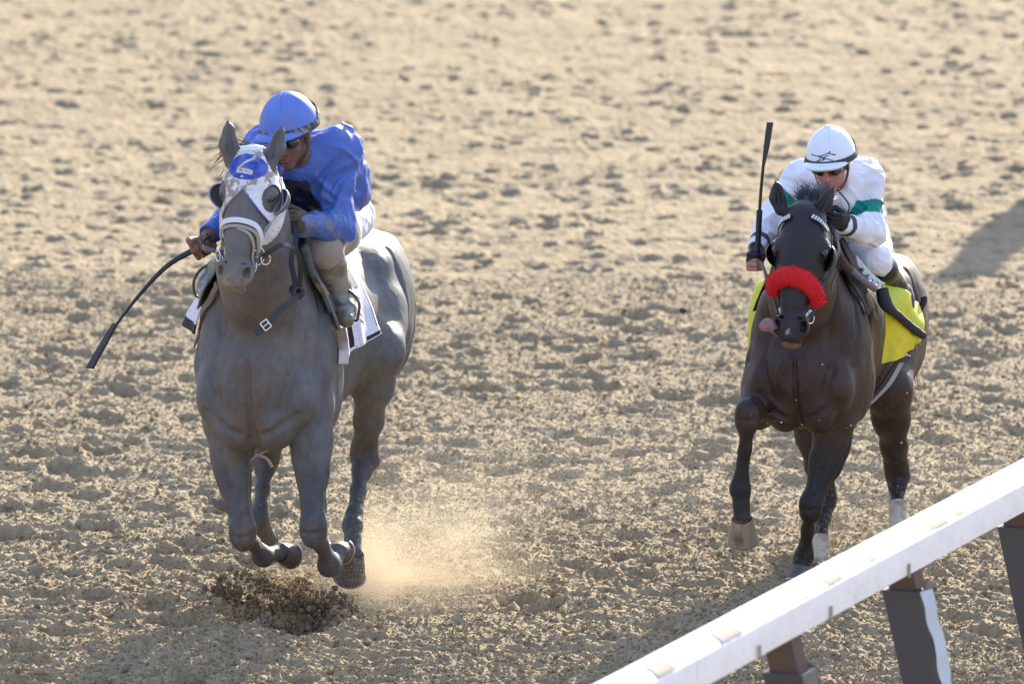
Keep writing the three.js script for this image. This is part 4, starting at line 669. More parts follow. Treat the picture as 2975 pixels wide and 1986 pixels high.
  const bnd = []; for (let i = 0; i <= 48; i++) { const a = i / 48 * 6.2832, z = Math.cos(a); bnd.push(hd(Math.sin(a) * .1205, .034 + .085 * Math.max(0, -z - .25), z * .1425 - .005)); } put('helmet_band', strap(bnd, .026, .005, (p) => sub(p, J.head), 64), c.bandMat, helmet);
  const gl = new Field([-.12, -.06, -.02], [.12, .07, .16], .003); gl.ell([-.034, -.010, .077], [.043, .029, .034], .012).ell([.034, -.010, .077], [.043, .029, .034], .012); gl.ell([0, -.045, .11], [.014, .02, .04], .008, null, -1); const gg = put('goggles', gl.mesh(), c.goggleMat, root); gg.geometry.applyMatrix4(HM);
  for (const s of [-1, 1]) { put('goggle_strap', strap([hd(s * .072, .003, .07), hd(s * .092, .008, .02), hd(s * .088, .014, -.04)], .020, .004, (p) => sub(p, J.head), 16), leatherBlack, gg); put('chin_strap', strap([hd(s * .086, .01, .02), hd(s * .078, -.06, .022), hd(s * .05, -.108, .04), hd(0, -.136, .058)], .015, .005, (p) => sub(p, J.head), 24), c.strapMat, helmet); }
  stand(root, ...c.stand); return { root, hd, J, toH };
}
const mudded = (col, mud, amt, f = 1) => (x, y, z) => mix3(col.map((v) => v * (1 + .06 * noise(x * 30, y * 30, z * 30))), mud, amt * smooth(.05, .5, fbm(x * 12 * f, y * 9 * f, z * 12 * f, 3) + .35 * noise(x * 60 * f, y * 34 * f, z * 60 * f)));

const blueRider = makeJockey({
  label: 'jockey in muddy royal blue silks and blue helmet crouched over the grey horse', stand: [[-0.8954, 0.0000], -0.21817, 1.000], lo: [-.62, .95, -.75], hi: [.56, 2.34, .86], up: [0, .8, .4],
  j: {
    head: [.071, 2.089, .36], neck: [.059, 1.97, .2], shL: [.201, 2.005, .14], shR: [-.092, 1.988, .14], chest: [.042, 1.878, .04], waist: [.048, 1.778, -.18], pelvis: [.03, 1.707, -.4],
    elL: [.233, 1.696, .2], wrL: [.127, 1.727, .46], elR: [-.137, 1.792, .16], wrR: [-.247, 1.681, .44], hipL: [.131, 1.651, -.38], hipR: [-.07, 1.661, -.4], knL: [.184, 1.611, .27], knR: [-.165, 1.592, .2],
    anL: [.233, 1.376, .13], toeL: [.277, 1.315, .25], anR: [-.347, 1.445, .05], toeR: [-.337, 1.385, .18] },
  face: [-.22, -.20, .95], roll: .10, skin: [.20, .105, .075], loose: .018,
  hand: { L: { at: [.094, 1.767, .5], axis: [.05, 1, .1], side: -1, s: .86, glove: [.10, .068, .048] }, R: { at: [-.267, 1.642, .5], axis: sub([-.42, 1.546, .5], [-.254, 1.639, .5]), side: 1, s: 1.1 } },
  puff: [[[.206, 1.892, -.08], [.075, .12, .14], .06], [[.239, 1.791, -.12], [.045, .07, .08], .05]],
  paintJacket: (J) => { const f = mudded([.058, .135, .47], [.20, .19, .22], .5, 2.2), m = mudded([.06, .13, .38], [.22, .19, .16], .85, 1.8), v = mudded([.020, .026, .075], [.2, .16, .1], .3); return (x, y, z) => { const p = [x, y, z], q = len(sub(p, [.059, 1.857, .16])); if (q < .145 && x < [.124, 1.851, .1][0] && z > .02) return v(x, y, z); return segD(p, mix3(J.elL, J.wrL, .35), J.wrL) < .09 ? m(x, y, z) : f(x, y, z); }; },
  paintTrousers: (() => { const w = mudded([.74, .73, .76], [.45, .36, .25], .35); return (x, y, z) => mix3(w(x, y, z), [.27, .20, .135], .85 * smooth(-.12, .0, z + .05 * noise(x * 20, y * 20, z * 20))); })(),
  bootMat: vmat(.38, { clearcoat: .15, clearcoatRoughness: .3 }), paintBoot: (kn, an) => { const f = mudded([.27, .265, .22], [.12, .09, .055], 1, 1.3); return (x, y, z) => mix3(f(x, y, z), [.15, .118, .07], .92 * smooth(-.6, .0, noise(x * 9, y * 7, z * 9) + .4 * noise(x * 50, y * 40, z * 50)) ); },
  bootTop: -.085, cuffAt: .05, cuffMat: mat([.16, .13, .09], .6), helmetMat: vmat(.62), button: false,
  paintHelmet: mudded([.115, .195, .55], [.22, .21, .24], .35, 1.6),
  bandMat: mat([.12, .11, .085], .8), goggleMat: mat([.012, .010, .010], .06, { clearcoat: 1 }), strapMat: mat([.06, .05, .04], .8),
});
{ // mud speckles caught on the helmet band
  const hb = blueRider.root.children.find((o) => o.name === 'helmet').children.find((o) => o.name === 'helmet_band'); hb.material = vmat(.8); recolour(hb.geometry, (x, y, z) => mix3([.035, .036, .04], [.42, .38, .30], smooth(.0, .5, noise(x * 150, y * 150, z * 150)) * .8));
}

const whiteRider = makeJockey({
  label: 'jockey in white silks with green armbands and white helmet, holding a whip upright', stand: [[1.3541, -1.0840], -0.26180, 0.900], lo: [-.66, .82, -.85], hi: [.62, 2.3, .86], up: [0, .8, .4],
  j: {
    head: [.094, 2.035, .36], neck: [.099, 1.898, .2], shL: [.195, 1.927, .12], shR: [-.095, 1.908, .12], chest: [.064, 1.835, .04], waist: [.077, 1.705, -.18], pelvis: [.057, 1.627, -.36],
    elL: [.252, 1.694, .2], wrL: [.165, 1.755, .44], elR: [-.219, 1.765, .18], wrR: [-.247, 1.634, .42], hipL: [.121, 1.58, -.32], hipR: [-.039, 1.585, -.38], knL: [.249, 1.556, .1], knR: [-.14, 1.542, .1],
    anL: [.32, 1.343, -.2], toeL: [.354, 1.29, -.16], anR: [-.301, 1.346, -.1], toeR: [-.284, 1.319, .05] },
  face: [-.06, -.19, .97], roll: .06, skin: [.50, .24, .18], loose: .015,
  hand: { L: { at: [.129, 1.793, .5], axis: [.3, 1, .15], side: -1, glove: [.018, .018, .018] }, R: { at: [-.236, 1.574, .5], axis: [.02, 1, .0], side: 1, s: 1.05, glove: [.016, .016, .016], bare: -.024 } },
  puff: [[[.141, 1.953, -.02], [.08, .06, .14], .08]],
  paintJacket: (J) => { const w = mudded([.80, .80, .84], [.55, .50, .44], .25), g = [.0, .235, .195]; return (x, y, z) => { const p = [x, y, z]; for (const s of ['L', 'R']) { const a = J['sh' + s], b = J['el' + s], d = unit(sub(b, a)), t = dot(sub(p, a), d) / len(sub(b, a)); if (t > .46 && t < .70 && segD(p, a, b) < .11) return g.map((v) => v * (1 + .12 * noise(x * 30, y * 30, z * 30))); const e = J['wr' + s], tt = len(sub(p, e)); if (tt > .052 && tt < .075 && segD(p, b, e) < .07) return [.05, .06, .07]; } return w(x, y, z); }; },
  jacketMat: vmat(.75), paintTrousers: mudded([.80, .80, .84], [.6, .55, .5], .2),
  bootMat: vmat(.35, { clearcoat: .2 }), paintBoot: (kn, an) => (x, y, z) => [.007, .007, .008].map((v) => v * (1 + .5 * noise(x * 20, y * 20, z * 20))), bootTop: -.09, cuffAt: .05, cuffMat: mat([.03, .03, .03], .4),
  helmetMat: vmat(.4, { clearcoat: .2 }), button: true,
  paintHelmet: (() => { // a small running bird in green thread on the front
    const L = [[[-.055, .062], [-.020, .061], [.012, .066], [.030, .074], [.042, .066], [.058, .060]], [[-.020, .058], [.005, .055], [.030, .062]], [[.030, .070], [.036, .078]], [[-.002, .054], [-.030, .036]], [[.004, .054], [.030, .044], [.046, .036]], [[-.002, .054], [.010, .046], [-.022, .036]], [[-.055, .066], [-.038, .060]]];
    return (x, y, z) => { let s = 1; if (z > .04) for (const l of L) for (let i = 0; i + 1 < l.length; i++) s = Math.min(s, segD([x, y, 0], [l[i][0], l[i][1] + .012, 0], [l[i + 1][0], l[i + 1][1] + .012, 0])); return s < .0026 ? [.03, .09, .075] : [.80, .81, .85]; };
  })(),
  bandMat: mat([.025, .035, .035], .6), goggleMat: mat([.022, .018, .016], .06, { clearcoat: 1 }), strapMat: mat([.025, .025, .025], .8),
});
put('pendant', tube([whiteRider.hd(.03, -.13, .03), whiteRider.hd(.08, -.2, .05), whiteRider.hd(.05, -.27, .06)], .004, 16, 6), mat([.06, .05, .04], .7), whiteRider.root).name = 'neck_cord';

// ---------------------------------------------------------------- tack laid on the horses, and the whips
function drape(rows, thick, nu = 40, nv = 24, ripple = () => 0) {    // rows of points, lofted into a cloth with two faces and an edge
  const C = rows.map((r) => curve(r)), P = [], uv = [], I = [], top = [];
  for (let j = 0; j <= nv; j++) for (let i = 0; i <= nu; i++) { const col = C.map((c) => c.getPoint(i / nu)), p = (col.length > 2 ? new THREE.CatmullRomCurve3(col) : new THREE.LineCurve3(...col)).getPoint(j / nv); top.push(p.toArray()); }
  const id = (i, j) => j * (nu + 1) + i, nrm = (i, j) => unit(cross(sub(top[id(Math.min(i + 1, nu), j)], top[id(Math.max(i - 1, 0), j)]), sub(top[id(i, Math.min(j + 1, nv))], top[id(i, Math.max(j - 1, 0))])));
  const N = []; for (let j = 0; j <= nv; j++) for (let i = 0; i <= nu; i++) N.push(nrm(i, j));
  for (const s of [1, -1]) for (let j = 0; j <= nv; j++) for (let i = 0; i <= nu; i++) { const q = id(i, j), r = ripple(i / nu, j / nv); P.push(...add(top[q], N[q], r + s * thick / 2)); uv.push(i / nu, 1 - j / nv); }
  const n = top.length; for (let j = 0; j < nv; j++) for (let i = 0; i < nu; i++) { const a = id(i, j), b = id(i + 1, j), c = id(i, j + 1), d = id(i + 1, j + 1); I.push(a, b, c, b, d, c, a + n, c + n, b + n, b + n, c + n, d + n); }
  const rim = []; for (let i = 0; i < nu; i++) rim.push([id(i, 0), id(i + 1, 0)], [id(i + 1, nv), id(i, nv)]); for (let j = 0; j < nv; j++) rim.push([id(0, j + 1), id(0, j)], [id(nu, j), id(nu, j + 1)]);
  for (const [a, b] of rim) I.push(b, a, a + n, b, a + n, b + n);
  const g = new THREE.BufferGeometry(); g.setAttribute('position', new THREE.Float32BufferAttribute(P, 3)); g.setAttribute('uv', new THREE.Float32BufferAttribute(uv, 2)); g.setIndex(I); g.computeVertexNormals(); return g;
}
const castX = (F, side, y, z, off) => { let x = side * 0.62; for (let i = 0; i < 200 && F.at(x, y, z) > off; i++) x -= side * 0.003; return [x, y, z]; };
const clear = (F, p, off = 0.012) => (F.at(...p) < off ? F.snap(p, off) : p);
function print(w, h, draw) { const c = document.createElement('canvas'); c.width = w; c.height = h; const k = c.getContext('2d'); draw(k, w, h); const t = new THREE.CanvasTexture(c); t.colorSpace = THREE.SRGBColorSpace; t.magFilter = THREE.LinearFilter; return t; }
function splatter(k, w, h, n, color, seed) { const r = rng(seed); k.fillStyle = color; for (let i = 0; i < n; i++) { const x = r() * w, y = h * r(), s = 1 + 5 * r() * r(); k.globalAlpha = .25 + .5 * r(); k.beginPath(); k.ellipse(x, y, s * (1 + r()), s, r() * 3, 0, 7); k.fill(); } k.globalAlpha = 1; }
const onStand = (o, s) => stand(o, ...s);

{ // the grey's cloth, saddle and reins
  const F = grey.F, S = [[-0.8954, 0.0000], -0.21817, 1.000], grd = (p) => F.grad(p, .012);
  const cloth = thing('saddle_cloth', 'white saddle cloth with black lettering and trim, flapping on the grey horse', 'saddle cloth'); onStand(cloth, S);
  const tex = print(512, 512, (k, w, h) => {
    k.fillStyle = '#dddbe0'; k.fillRect(0, 0, w, h); k.strokeStyle = '#3a4150'; k.lineWidth = 7; k.beginPath(); k.moveTo(w * .965, 0); k.lineTo(w * .965, h * .8); k.stroke();
    k.fillStyle = '#6d757c'; k.fillRect(w * .66, h * .27, w * .20, h * .15); k.strokeStyle = '#20242a'; k.lineWidth = 4; k.strokeRect(w * .66, h * .27, w * .20, h * .15);
    k.save(); k.translate(w * .69, h * .76); k.rotate(-1.15); k.fillStyle = '#30343c'; k.font = 'bold 74px serif'; k.fillText('ILITY', 0, 0); k.restore();
    k.fillStyle = '#101114'; k.fillRect(w * .33, h * .66, w * .11, h * .30); k.fillRect(w * .27, h * .66, w * .1, h * .05); k.fillRect(w * .70, h * .91, w * .30, h * .07);
    k.strokeStyle = '#7a7068'; k.lineWidth = 2; for (const x of [.52, .55, .60]) { k.beginPath(); k.moveTo(w * x, h * .72); k.lineTo(w * x, h); k.stroke(); }
    splatter(k, w, h, 420, '#8a6f4a', 3);
  });
  const rows = [1.575, 1.49, 1.40, 1.31, 1.22, 1.135].map((y, r) => [.20, .12, .03, -.06, -.15, -.24].map((z, c) => castX(F, 1, y + (r === 5 ? .05 * c / 5 : 0), z, .016 + (r > 3 ? .006 * c * (r - 3) / 2 : 0))));
  put('flap', drape(rows, .006, 50, 40, (u, v) => .006 * v * Math.sin(u * 15 + v * 3) + .004 * v * noise(u * 9, v * 6)), mat([1, 1, 1], .85, { map: tex }), cloth);
  const rt = print(256, 256, (k, w, h) => { k.fillStyle = '#dad6de'; k.fillRect(0, 0, w, h); k.fillStyle = '#1c1e22'; k.fillRect(0, h * .86, w, h * .14); k.strokeStyle = '#444'; k.lineWidth = 5; k.beginPath(); k.arc(w * .12, h * .52, 26, 0, 7); k.stroke(); splatter(k, w, h, 160, '#8a6f4a', 9); });
  const rr = [[castX(F, -1, 1.56, .16, .014), castX(F, -1, 1.56, -.05, .014), castX(F, -1, 1.56, -.25, .014)], [castX(F, -1, 1.44, .16, .02), castX(F, -1, 1.44, -.05, .03), castX(F, -1, 1.44, -.25, .04)], [[-.387, 1.349, -.02], [-.432, 1.349, -.12], [-.484, 1.318, -.26]], [[-.421, 1.264, -.02], [-.474, 1.264, -.14], [-.531, 1.262, -.28]], [[-.436, 1.191, -.02], [-.498, 1.192, -.14], [-.567, 1.195, -.28]]];
  put('flap', drape(rr, .006, 30, 40, (u, v) => .006 * v * Math.sin(u * 9 + 1)), mat([1, 1, 1], .85, { map: rt }), cloth);
  const saddle = thing('saddle', 'small dark racing saddle with stirrups under the blue jockey', 'saddle'); onStand(saddle, S);
  const sf = new Field([-.36, 1.36, -.36], [.28, 1.76, .40], .006); sf.cap([-.05, 1.62, .14], [-.05, 1.60, -.22], .07, .10, .06); sf.cap([-.05, 1.665, .17], [-.05, 1.63, .05], .03, .05, .05); put('seat', sf.mesh(), leatherBlack, saddle);
  const olive = vmat(.55), flapRows = (s) => [1.60, 1.52, 1.43, 1.35].map((y, r) => [.12, .20, .27, .33].map((z) => castX(F, s, y, z + .03 - r * .012, .026)));
  for (const s of [-1, 1]) put('saddle_flap', recolour(drape(flapRows(s), .008, 24, 24), mudded([.085, .095, .09], [.3, .24, .16], .5)), olive, saddle);
  const roll = [[.121, 1.639, .45], [.139, 1.585, .42], [.165, 1.518, .38], [.188, 1.465, .34], [.205, 1.423, .31]].map((p) => clear(F, p, .024));
  put('knee_roll', recolour(tube(roll, (t) => .021 * (1 - .3 * t), 40, 14), (x, y, z) => y < roll[3][1] + .012 ? [.36, .27, .15] : [.075, .095, .095].map((v) => v * (1 + .3 * noise(x * 60, y * 60, z * 60)))), vmat(.6), saddle);
  const lp = [[.139, 1.624, .42], [.166, 1.557, .4], [.208, 1.452, .36], [.242, 1.361, .34], [.265, 1.283, .32]].map((p) => clear(F, p, .03));
  put('girth_strap', recolour(strap(lp, .022, .006, grd, 50), mudded([.10, .095, .08], [.40, .33, .23], .8)), vmat(.6), saddle);
  const pad = [[.249, 1.277, .24], [.259, 1.22, .24], [.262, 1.169, .24], [.258, 1.13, .24]].map((p) => clear(F, p, .02));
  put('girth_pad', recolour(strap(pad, .042, .014, [.5, 0, .9], 40), mudded([.62, .58, .56], [.22, .14, .09], .9)), vmat(.9), saddle);
  const bl = [[-.184, 1.485, .5], [-.234, 1.42, .46], [-.276, 1.35, .42], [-.316, 1.27, .36], [-.343, 1.197, .3]].map((p) => clear(F, p, .012));
  put('girth_strap', recolour(strap(bl, .034, .007, grd, 50), mudded([.14, .075, .04], [.3, .22, .14], .7)), vmat(.6), saddle);
  const stirrup = (a, t, leatherTop) => { const m = mix3(a, t, .45), d = unit(sub(t, a)), o = put('stirrup', tube([add(m, [.055, -.045, 0]), add(m, [.06, .03, 0]), add(m, [.0, .085, 0]), add(m, [-.06, .03, 0]), add(m, [-.055, -.045, 0]), add(m, [.055, -.045, 0])], .006, 50, 8), mat([.10, .09, .07], .4, { metalness: .6 }), saddle); void d; put('stirrup_leather', strap([add(m, [0, .085, 0]), mix3(add(m, [0, .085, 0]), leatherTop, .5), leatherTop], .018, .005, [1, 0, .4], 20), leatherBrown, o); };
  stirrup(blueRider.J.anL, blueRider.J.toeL, [.14, 1.60, .14]); stirrup(blueRider.J.anR, blueRider.J.toeR, [-.24, 1.60, .14]);
  // reins: from the bit to both hands, the spare end knotted and flying
  const reins = thing('reins', 'black leather reins with a knotted buckle end flying before the grey horse', 'reins'); onStand(reins, S);
  const rl = F.snap(grey.fromHead([.066, -.445, -.088]), .03), rR = F.snap(grey.fromHead([-.066, -.445, -.088]), .02), knot = clear(F, [.184, 1.495, .7], .05), q = (p) => clear(F, p, .022), flat = [.25, .15, .95];
  put('rein', strap([rl, [.185, 1.716, .98], [.205, 1.703, .9], [.218, 1.662, .82], [.207, 1.586, .74], [.195, 1.517, .71], knot].map(q), .019, .005, [.3, .35, .9], 90), leatherBlack, reins);
  put('rein', strap([blueRider.J && [.099, 1.762, .51], [.117, 1.698, .58], [.144, 1.612, .64], [.166, 1.541, .68], knot].map(q), .023, .005, flat, 70), leatherBlack, reins);
  put('rein', strap([rR, [-.182, 1.668, .78], [-.259, 1.641, .5]], .018, .005, [-.4, .2, .9], 30), leatherBlack, reins);
  put('rein', tube([[-.223, 1.686, .52], [-.242, 1.667, .56], [-.244, 1.622, .58], [-.229, 1.608, .56]], .005, 30, 8), leatherBlack, reins);
  const kn = put('knot', clean([ring(knot, [.3, .6, .7], .022, .013), ring(add(knot, [.004, -.006, .012]), [.7, .1, .6], .02, .011)]), leatherBlack, reins); void kn;
  const tail = [knot, [.18, 1.466, .74], [.128, 1.422, .76], [.079, 1.364, .77], [.027, 1.323, .77]].map((p) => clear(F, p, .03)); const end = put('rein_end', strap(tail, .028, .006, [.3, .25, .92], 50), mat([.035, .037, .042], .45), reins);
  const bk = add(clear(F, [.072, 1.357, .77], .03), [.0, .005, .008]), bs = unit(sub(tail[4], tail[3])), bo = unit(add([.3, .25, .92], bs, -dot([.3, .25, .92], bs))), bw = cross(bs, bo), cn = (a, b) => add(add(bk, bs, a), bw, b);
  put('buckle', clean([[cn(-.016, -.018), cn(.016, -.018)], [cn(.016, -.018), cn(.016, .018)], [cn(.016, .018), cn(-.016, .018)], [cn(-.016, .018), cn(-.016, -.018)], [cn(-.016, 0), cn(.016, 0)]].map((e) => tube([e[0], mix3(e[0], e[1], .5), e[1]], .0032, 4, 6))), mat([.80, .78, .72], .3, { metalness: .7 }), end);
  // a thin strap hanging between the forelegs and round the far hock
  const ht = thing('strap', 'thin pale strap hanging between the forelegs of the grey horse', 'strap'); onStand(ht, S);
  put('loop', recolour(strap([[0, .833, .4], [-.069, .759, .36], [-.129, .727, .34], [-.161, .694, .32]].map((p) => clear(F, p, .004)), .005, .003, [0, .3, .95], 30), mudded([.45, .4, .35], [.3, .2, .12], .6)), vmat(.8), ht);
  put('band', recolour(strap([[-.33, .593, -.6], [-.312, .583, -.64], [-.293, .567, -.66], [-.278, .53, -.68]], .013, .004, [0, .1, 1], 30), mudded([.42, .34, .30], [.35, .25, .17], .6)), vmat(.8), ht);
  // whip: bent back by the wind of its swing
  const whip = thing('whip', 'long bent black whip swung low in the right hand of the blue jockey', 'whip'); onStand(whip, S);
  const wp = [[-.224, 1.652, .46], [-.281, 1.629, .5], [-.405, 1.556, .52], [-.523, 1.433, .53], [-.625, 1.304, .53]];
  put('shaft', tube(wp, (t) => t < .28 ? .0125 : lerp(.0115, .0055, (t - .28) / .72), 70, 12), mat([.022, .024, .03], .5), whip);
  put('flapper', drape([[[-.638, 1.309, .53], [-.694, 1.221, .53], [-.753, 1.123, .53]], [[-.613, 1.315, .54], [-.664, 1.223, .54], [-.72, 1.121, .54]]], .012, 20, 4), mat([.04, .042, .046], .55), whip);
}
{ // the bay's cloth, girth, saddle and reins
  const F = bay.F, S = [[1.3541, -1.0840], -0.26180, 0.900], grd = (p) => F.grad(p, .012), q = (p) => clear(F, p, .02);
  const cloth = thing('saddle_cloth', 'bright yellow saddle cloth with black edging, blown up on the bay horse', 'saddle cloth'); onStand(cloth, S);
  const dye = (x, y, z) => mix3([.74, .60, .015], [.58, .58, .03], smooth(-.35, .35, noise(x * 5, y * 5, z * 5 + 2) + .3 * noise(x * 16, y * 16, z * 16))).map((v) => v * (1 + .08 * noise(x * 40, y * 40, z * 40)));
  put('flap', recolour(drape([[[.269, 1.434, .06], [.321, 1.399, -.05], [.367, 1.349, -.16], [.385, 1.291, -.28]], [[.296, 1.377, .06], [.341, 1.34, -.03], [.392, 1.271, -.12], [.415, 1.21, -.22]], [[.306, 1.327, .08], [.354, 1.27, 0], [.392, 1.21, -.1], [.43, 1.163, -.18]]], .007, 50, 30, (u, v) => .008 * Math.sin(u * 9 + v * 4)), dye), vmat(.6), cloth);
  put('flap', recolour(drape([[[.286, 1.324, .06], [.35, 1.257, -.02], [.388, 1.197, -.12], [.425, 1.15, -.2]], [[.295, 1.212, .05], [.344, 1.196, 0], [.394, 1.155, -.08], [.418, 1.129, -.16]], [[.288, 1.118, .06], [.338, 1.12, .02], [.38, 1.11, -.06], [.398, 1.099, -.14]], [[.283, 1.044, .08], [.327, 1.056, .04], [.36, 1.068, -.03], [.383, 1.084, -.1]]], .007, 50, 40, (u, v) => .011 * Math.sin(u * 8 + 1) * v + .006 * noise(u * 6, v * 5)), dye), vmat(.6), cloth);
  put('edging', tube([[.285, 1.408, .1], [.297, 1.363, .11], [.313, 1.329, .11], [.351, 1.276, .04], [.395, 1.208, -.06], [.435, 1.154, -.15]], (t) => .019 + .003 * noise(t * 14, 3) + .012 * smooth(.45, .1, t), 90, 14), mat([.02, .02, .022], .7), cloth);
  put('edging', tube([[.373, 1.245, -.34], [.392, 1.277, -.34], [.399, 1.302, -.34], [.394, 1.315, -.34]], .016, 30, 12), mat([.02, .02, .022], .7), cloth);
  put('flap', recolour(drape([[castX(F, -1, 1.5, .14, .014), castX(F, -1, 1.5, -.05, .014), castX(F, -1, 1.5, -.3, .014)], [[-.281, 1.435, .06], [-.326, 1.406, -.04], [-.365, 1.375, -.14]], [[-.297, 1.35, .06], [-.352, 1.323, -.04], [-.4, 1.302, -.14]], [[-.323, 1.243, .06], [-.378, 1.227, -.04], [-.422, 1.216, -.14]], [[-.347, 1.147, .06], [-.386, 1.131, -.04], [-.421, 1.115, -.14]], [[-.355, 1.082, .06], [-.387, 1.066, -.04], [-.419, 1.051, -.14]]], .007, 30, 50, (u, v) => .005 * Math.sin(u * 7 + v * 6)), dye), vmat(.6), cloth);
  const gd = thing('girth', 'wide grey and black elastic girth round the belly of the bay horse', 'girth'); onStand(gd, S);
  const gp = [[.362, 1.065, -.13], [.34, 1.007, -.1], [.301, .929, -.06], [.246, .867, -.02], [.191, .815, .02], [.147, .778, .05]].map((p) => clear(F, p, .016)), gl = [[.327, 1.044, -.06], [.302, 1.008, -.05], [.263, .935, -.01], [.219, .876, .03], [.178, .826, .06], [.14, .788, .08]].map((p) => clear(F, p, .014)), gm = gp.map((p, i) => mix3(gl[i], p, .48));
  put('elastic', drape([gm, gp], .008, 50, 8), mat([.34, .33, .34], .8), gd); put('elastic', drape([gl, gm], .010, 50, 8), mat([.035, .033, .035], .75), gd); put('keeper', drape([[[.323, 1.037, -.09], [.348, 1.05, -.1], [.377, 1.061, -.12]], [[.33, 1.024, -.09], [.351, 1.031, -.1], [.374, 1.045, -.12]]], .014, 20, 4), mat([.05, .05, .055], .6), gd);
  put('elastic', strap([castX(F, -1, 1.2, .05, .01), castX(F, -1, 1.0, .07, .01), castX(F, -1, .85, .08, .01)], .1, .008, [-1, -.2, 0], 20), mat([.035, .033, .035], .75), gd);
  const saddle = thing('saddle', 'dark racing saddle with white frilled pad under the white jockey', 'saddle'); onStand(saddle, S);
  const sf = new Field([-.36, 1.26, -.40], [.30, 1.70, .40], .006); sf.cap([-.03, 1.54, .12], [-.02, 1.51, -.26], .07, .10, .06); sf.cap([-.03, 1.585, .15], [-.03, 1.55, .04], .03, .05, .05); put('seat', sf.mesh(), leatherBlack, saddle);
  for (const s of [-1, 1]) put('saddle_flap', drape([1.52, 1.45, 1.37, 1.30].map((y, r) => [.08, .16, .23, .29].map((z) => castX(F, s, y, z - r * .012, .020))), .008, 24, 24), mat([.03, .028, .03], .5), saddle);
  put('girth_strap', tube([[.143, 1.636, .44], [.166, 1.575, .4], [.205, 1.512, .34], [.246, 1.465, .29], [.283, 1.426, .24]].map((p) => clear(F, p, .018)), .017, 50, 12), mat([.16, .14, .165], .5), saddle);
  put('saddle_flap', drape([[[.147, 1.682, .34], [.187, 1.592, .3], [.224, 1.493, .26], [.25, 1.467, .24]], [[.136, 1.669, .36], [.168, 1.585, .34], [.204, 1.511, .31], [.247, 1.459, .27]]].map((r) => r.map((p) => clear(F, p, .03))), .012, 30, 6), mat([.05, .035, .025], .5), saddle);
  put('pad', recolour(drape([[[.189, 1.584, .24], [.225, 1.531, .21], [.261, 1.483, .18], [.294, 1.447, .15]], [[.207, 1.545, .28], [.243, 1.492, .25], [.27, 1.456, .22], [.31, 1.433, .17]]].map((r) => r.map((p) => clear(F, p, .035))), .008, 50, 10, (u, v) => .012 * v * Math.sin(u * 30)), mudded([.62, .66, .62], [.4, .4, .3], .2)), vmat(.9), saddle);
  const reins = thing('reins', 'thin black reins from the bit of the bay horse to the gloved hands', 'reins'); onStand(reins, S);
  const rl = F.snap(bay.fromHead([.064, -.47, -.085]), .02), rr = F.snap(bay.fromHead([-.064, -.47, -.085]), .02);
  put('rein', strap([rl, [.162, 1.524, .94], [.186, 1.658, .8], [.159, 1.713, .64], [.13, 1.779, .52]].map(q), .018, .005, [.6, .1, .8], 60), leatherBlack, reins);
  put('rein', strap([rr, [-.13, 1.588, .8], [-.228, 1.577, .52]], .018, .005, [-.5, .1, .8], 40), leatherBlack, reins);
  put('rein', tube([[.168, 1.587, .8], [.158, 1.526, .74], [.159, 1.488, .7]].map(q), .005, 20, 8), mat([.16, .15, .15], .5), reins);
  put('rein', strap([[.127, 1.763, .54], [.162, 1.696, .56], [.173, 1.607, .46], [.205, 1.529, .38]].map(q), .02, .005, [.4, .4, .8], 40), leatherBrown, reins);
  const whip = thing('whip', 'straight black whip held upright in the gloved hand of the white jockey', 'whip'); onStand(whip, S);
  put('handle', tube([[-.234, 1.541, .5], [-.225, 1.681, .5], [-.219, 1.818, .5]], .0145, 30, 12), mat([.018, .018, .022], .4), whip);
  put('shaft', tube([[-.219, 1.815, .5], [-.212, 1.918, .5], [-.202, 2.025, .5]], .0075, 30, 10), mat([.03, .024, .015], .45), whip);
  put('flapper', drape([[[-.208, 2.025, .5], [-.199, 2.12, .5], [-.185, 2.234, .5]], [[-.196, 2.025, .5], [-.173, 2.121, .5], [-.155, 2.235, .5]]], .014, 20, 6), mat([.045, .038, .032], .6), whip);
}

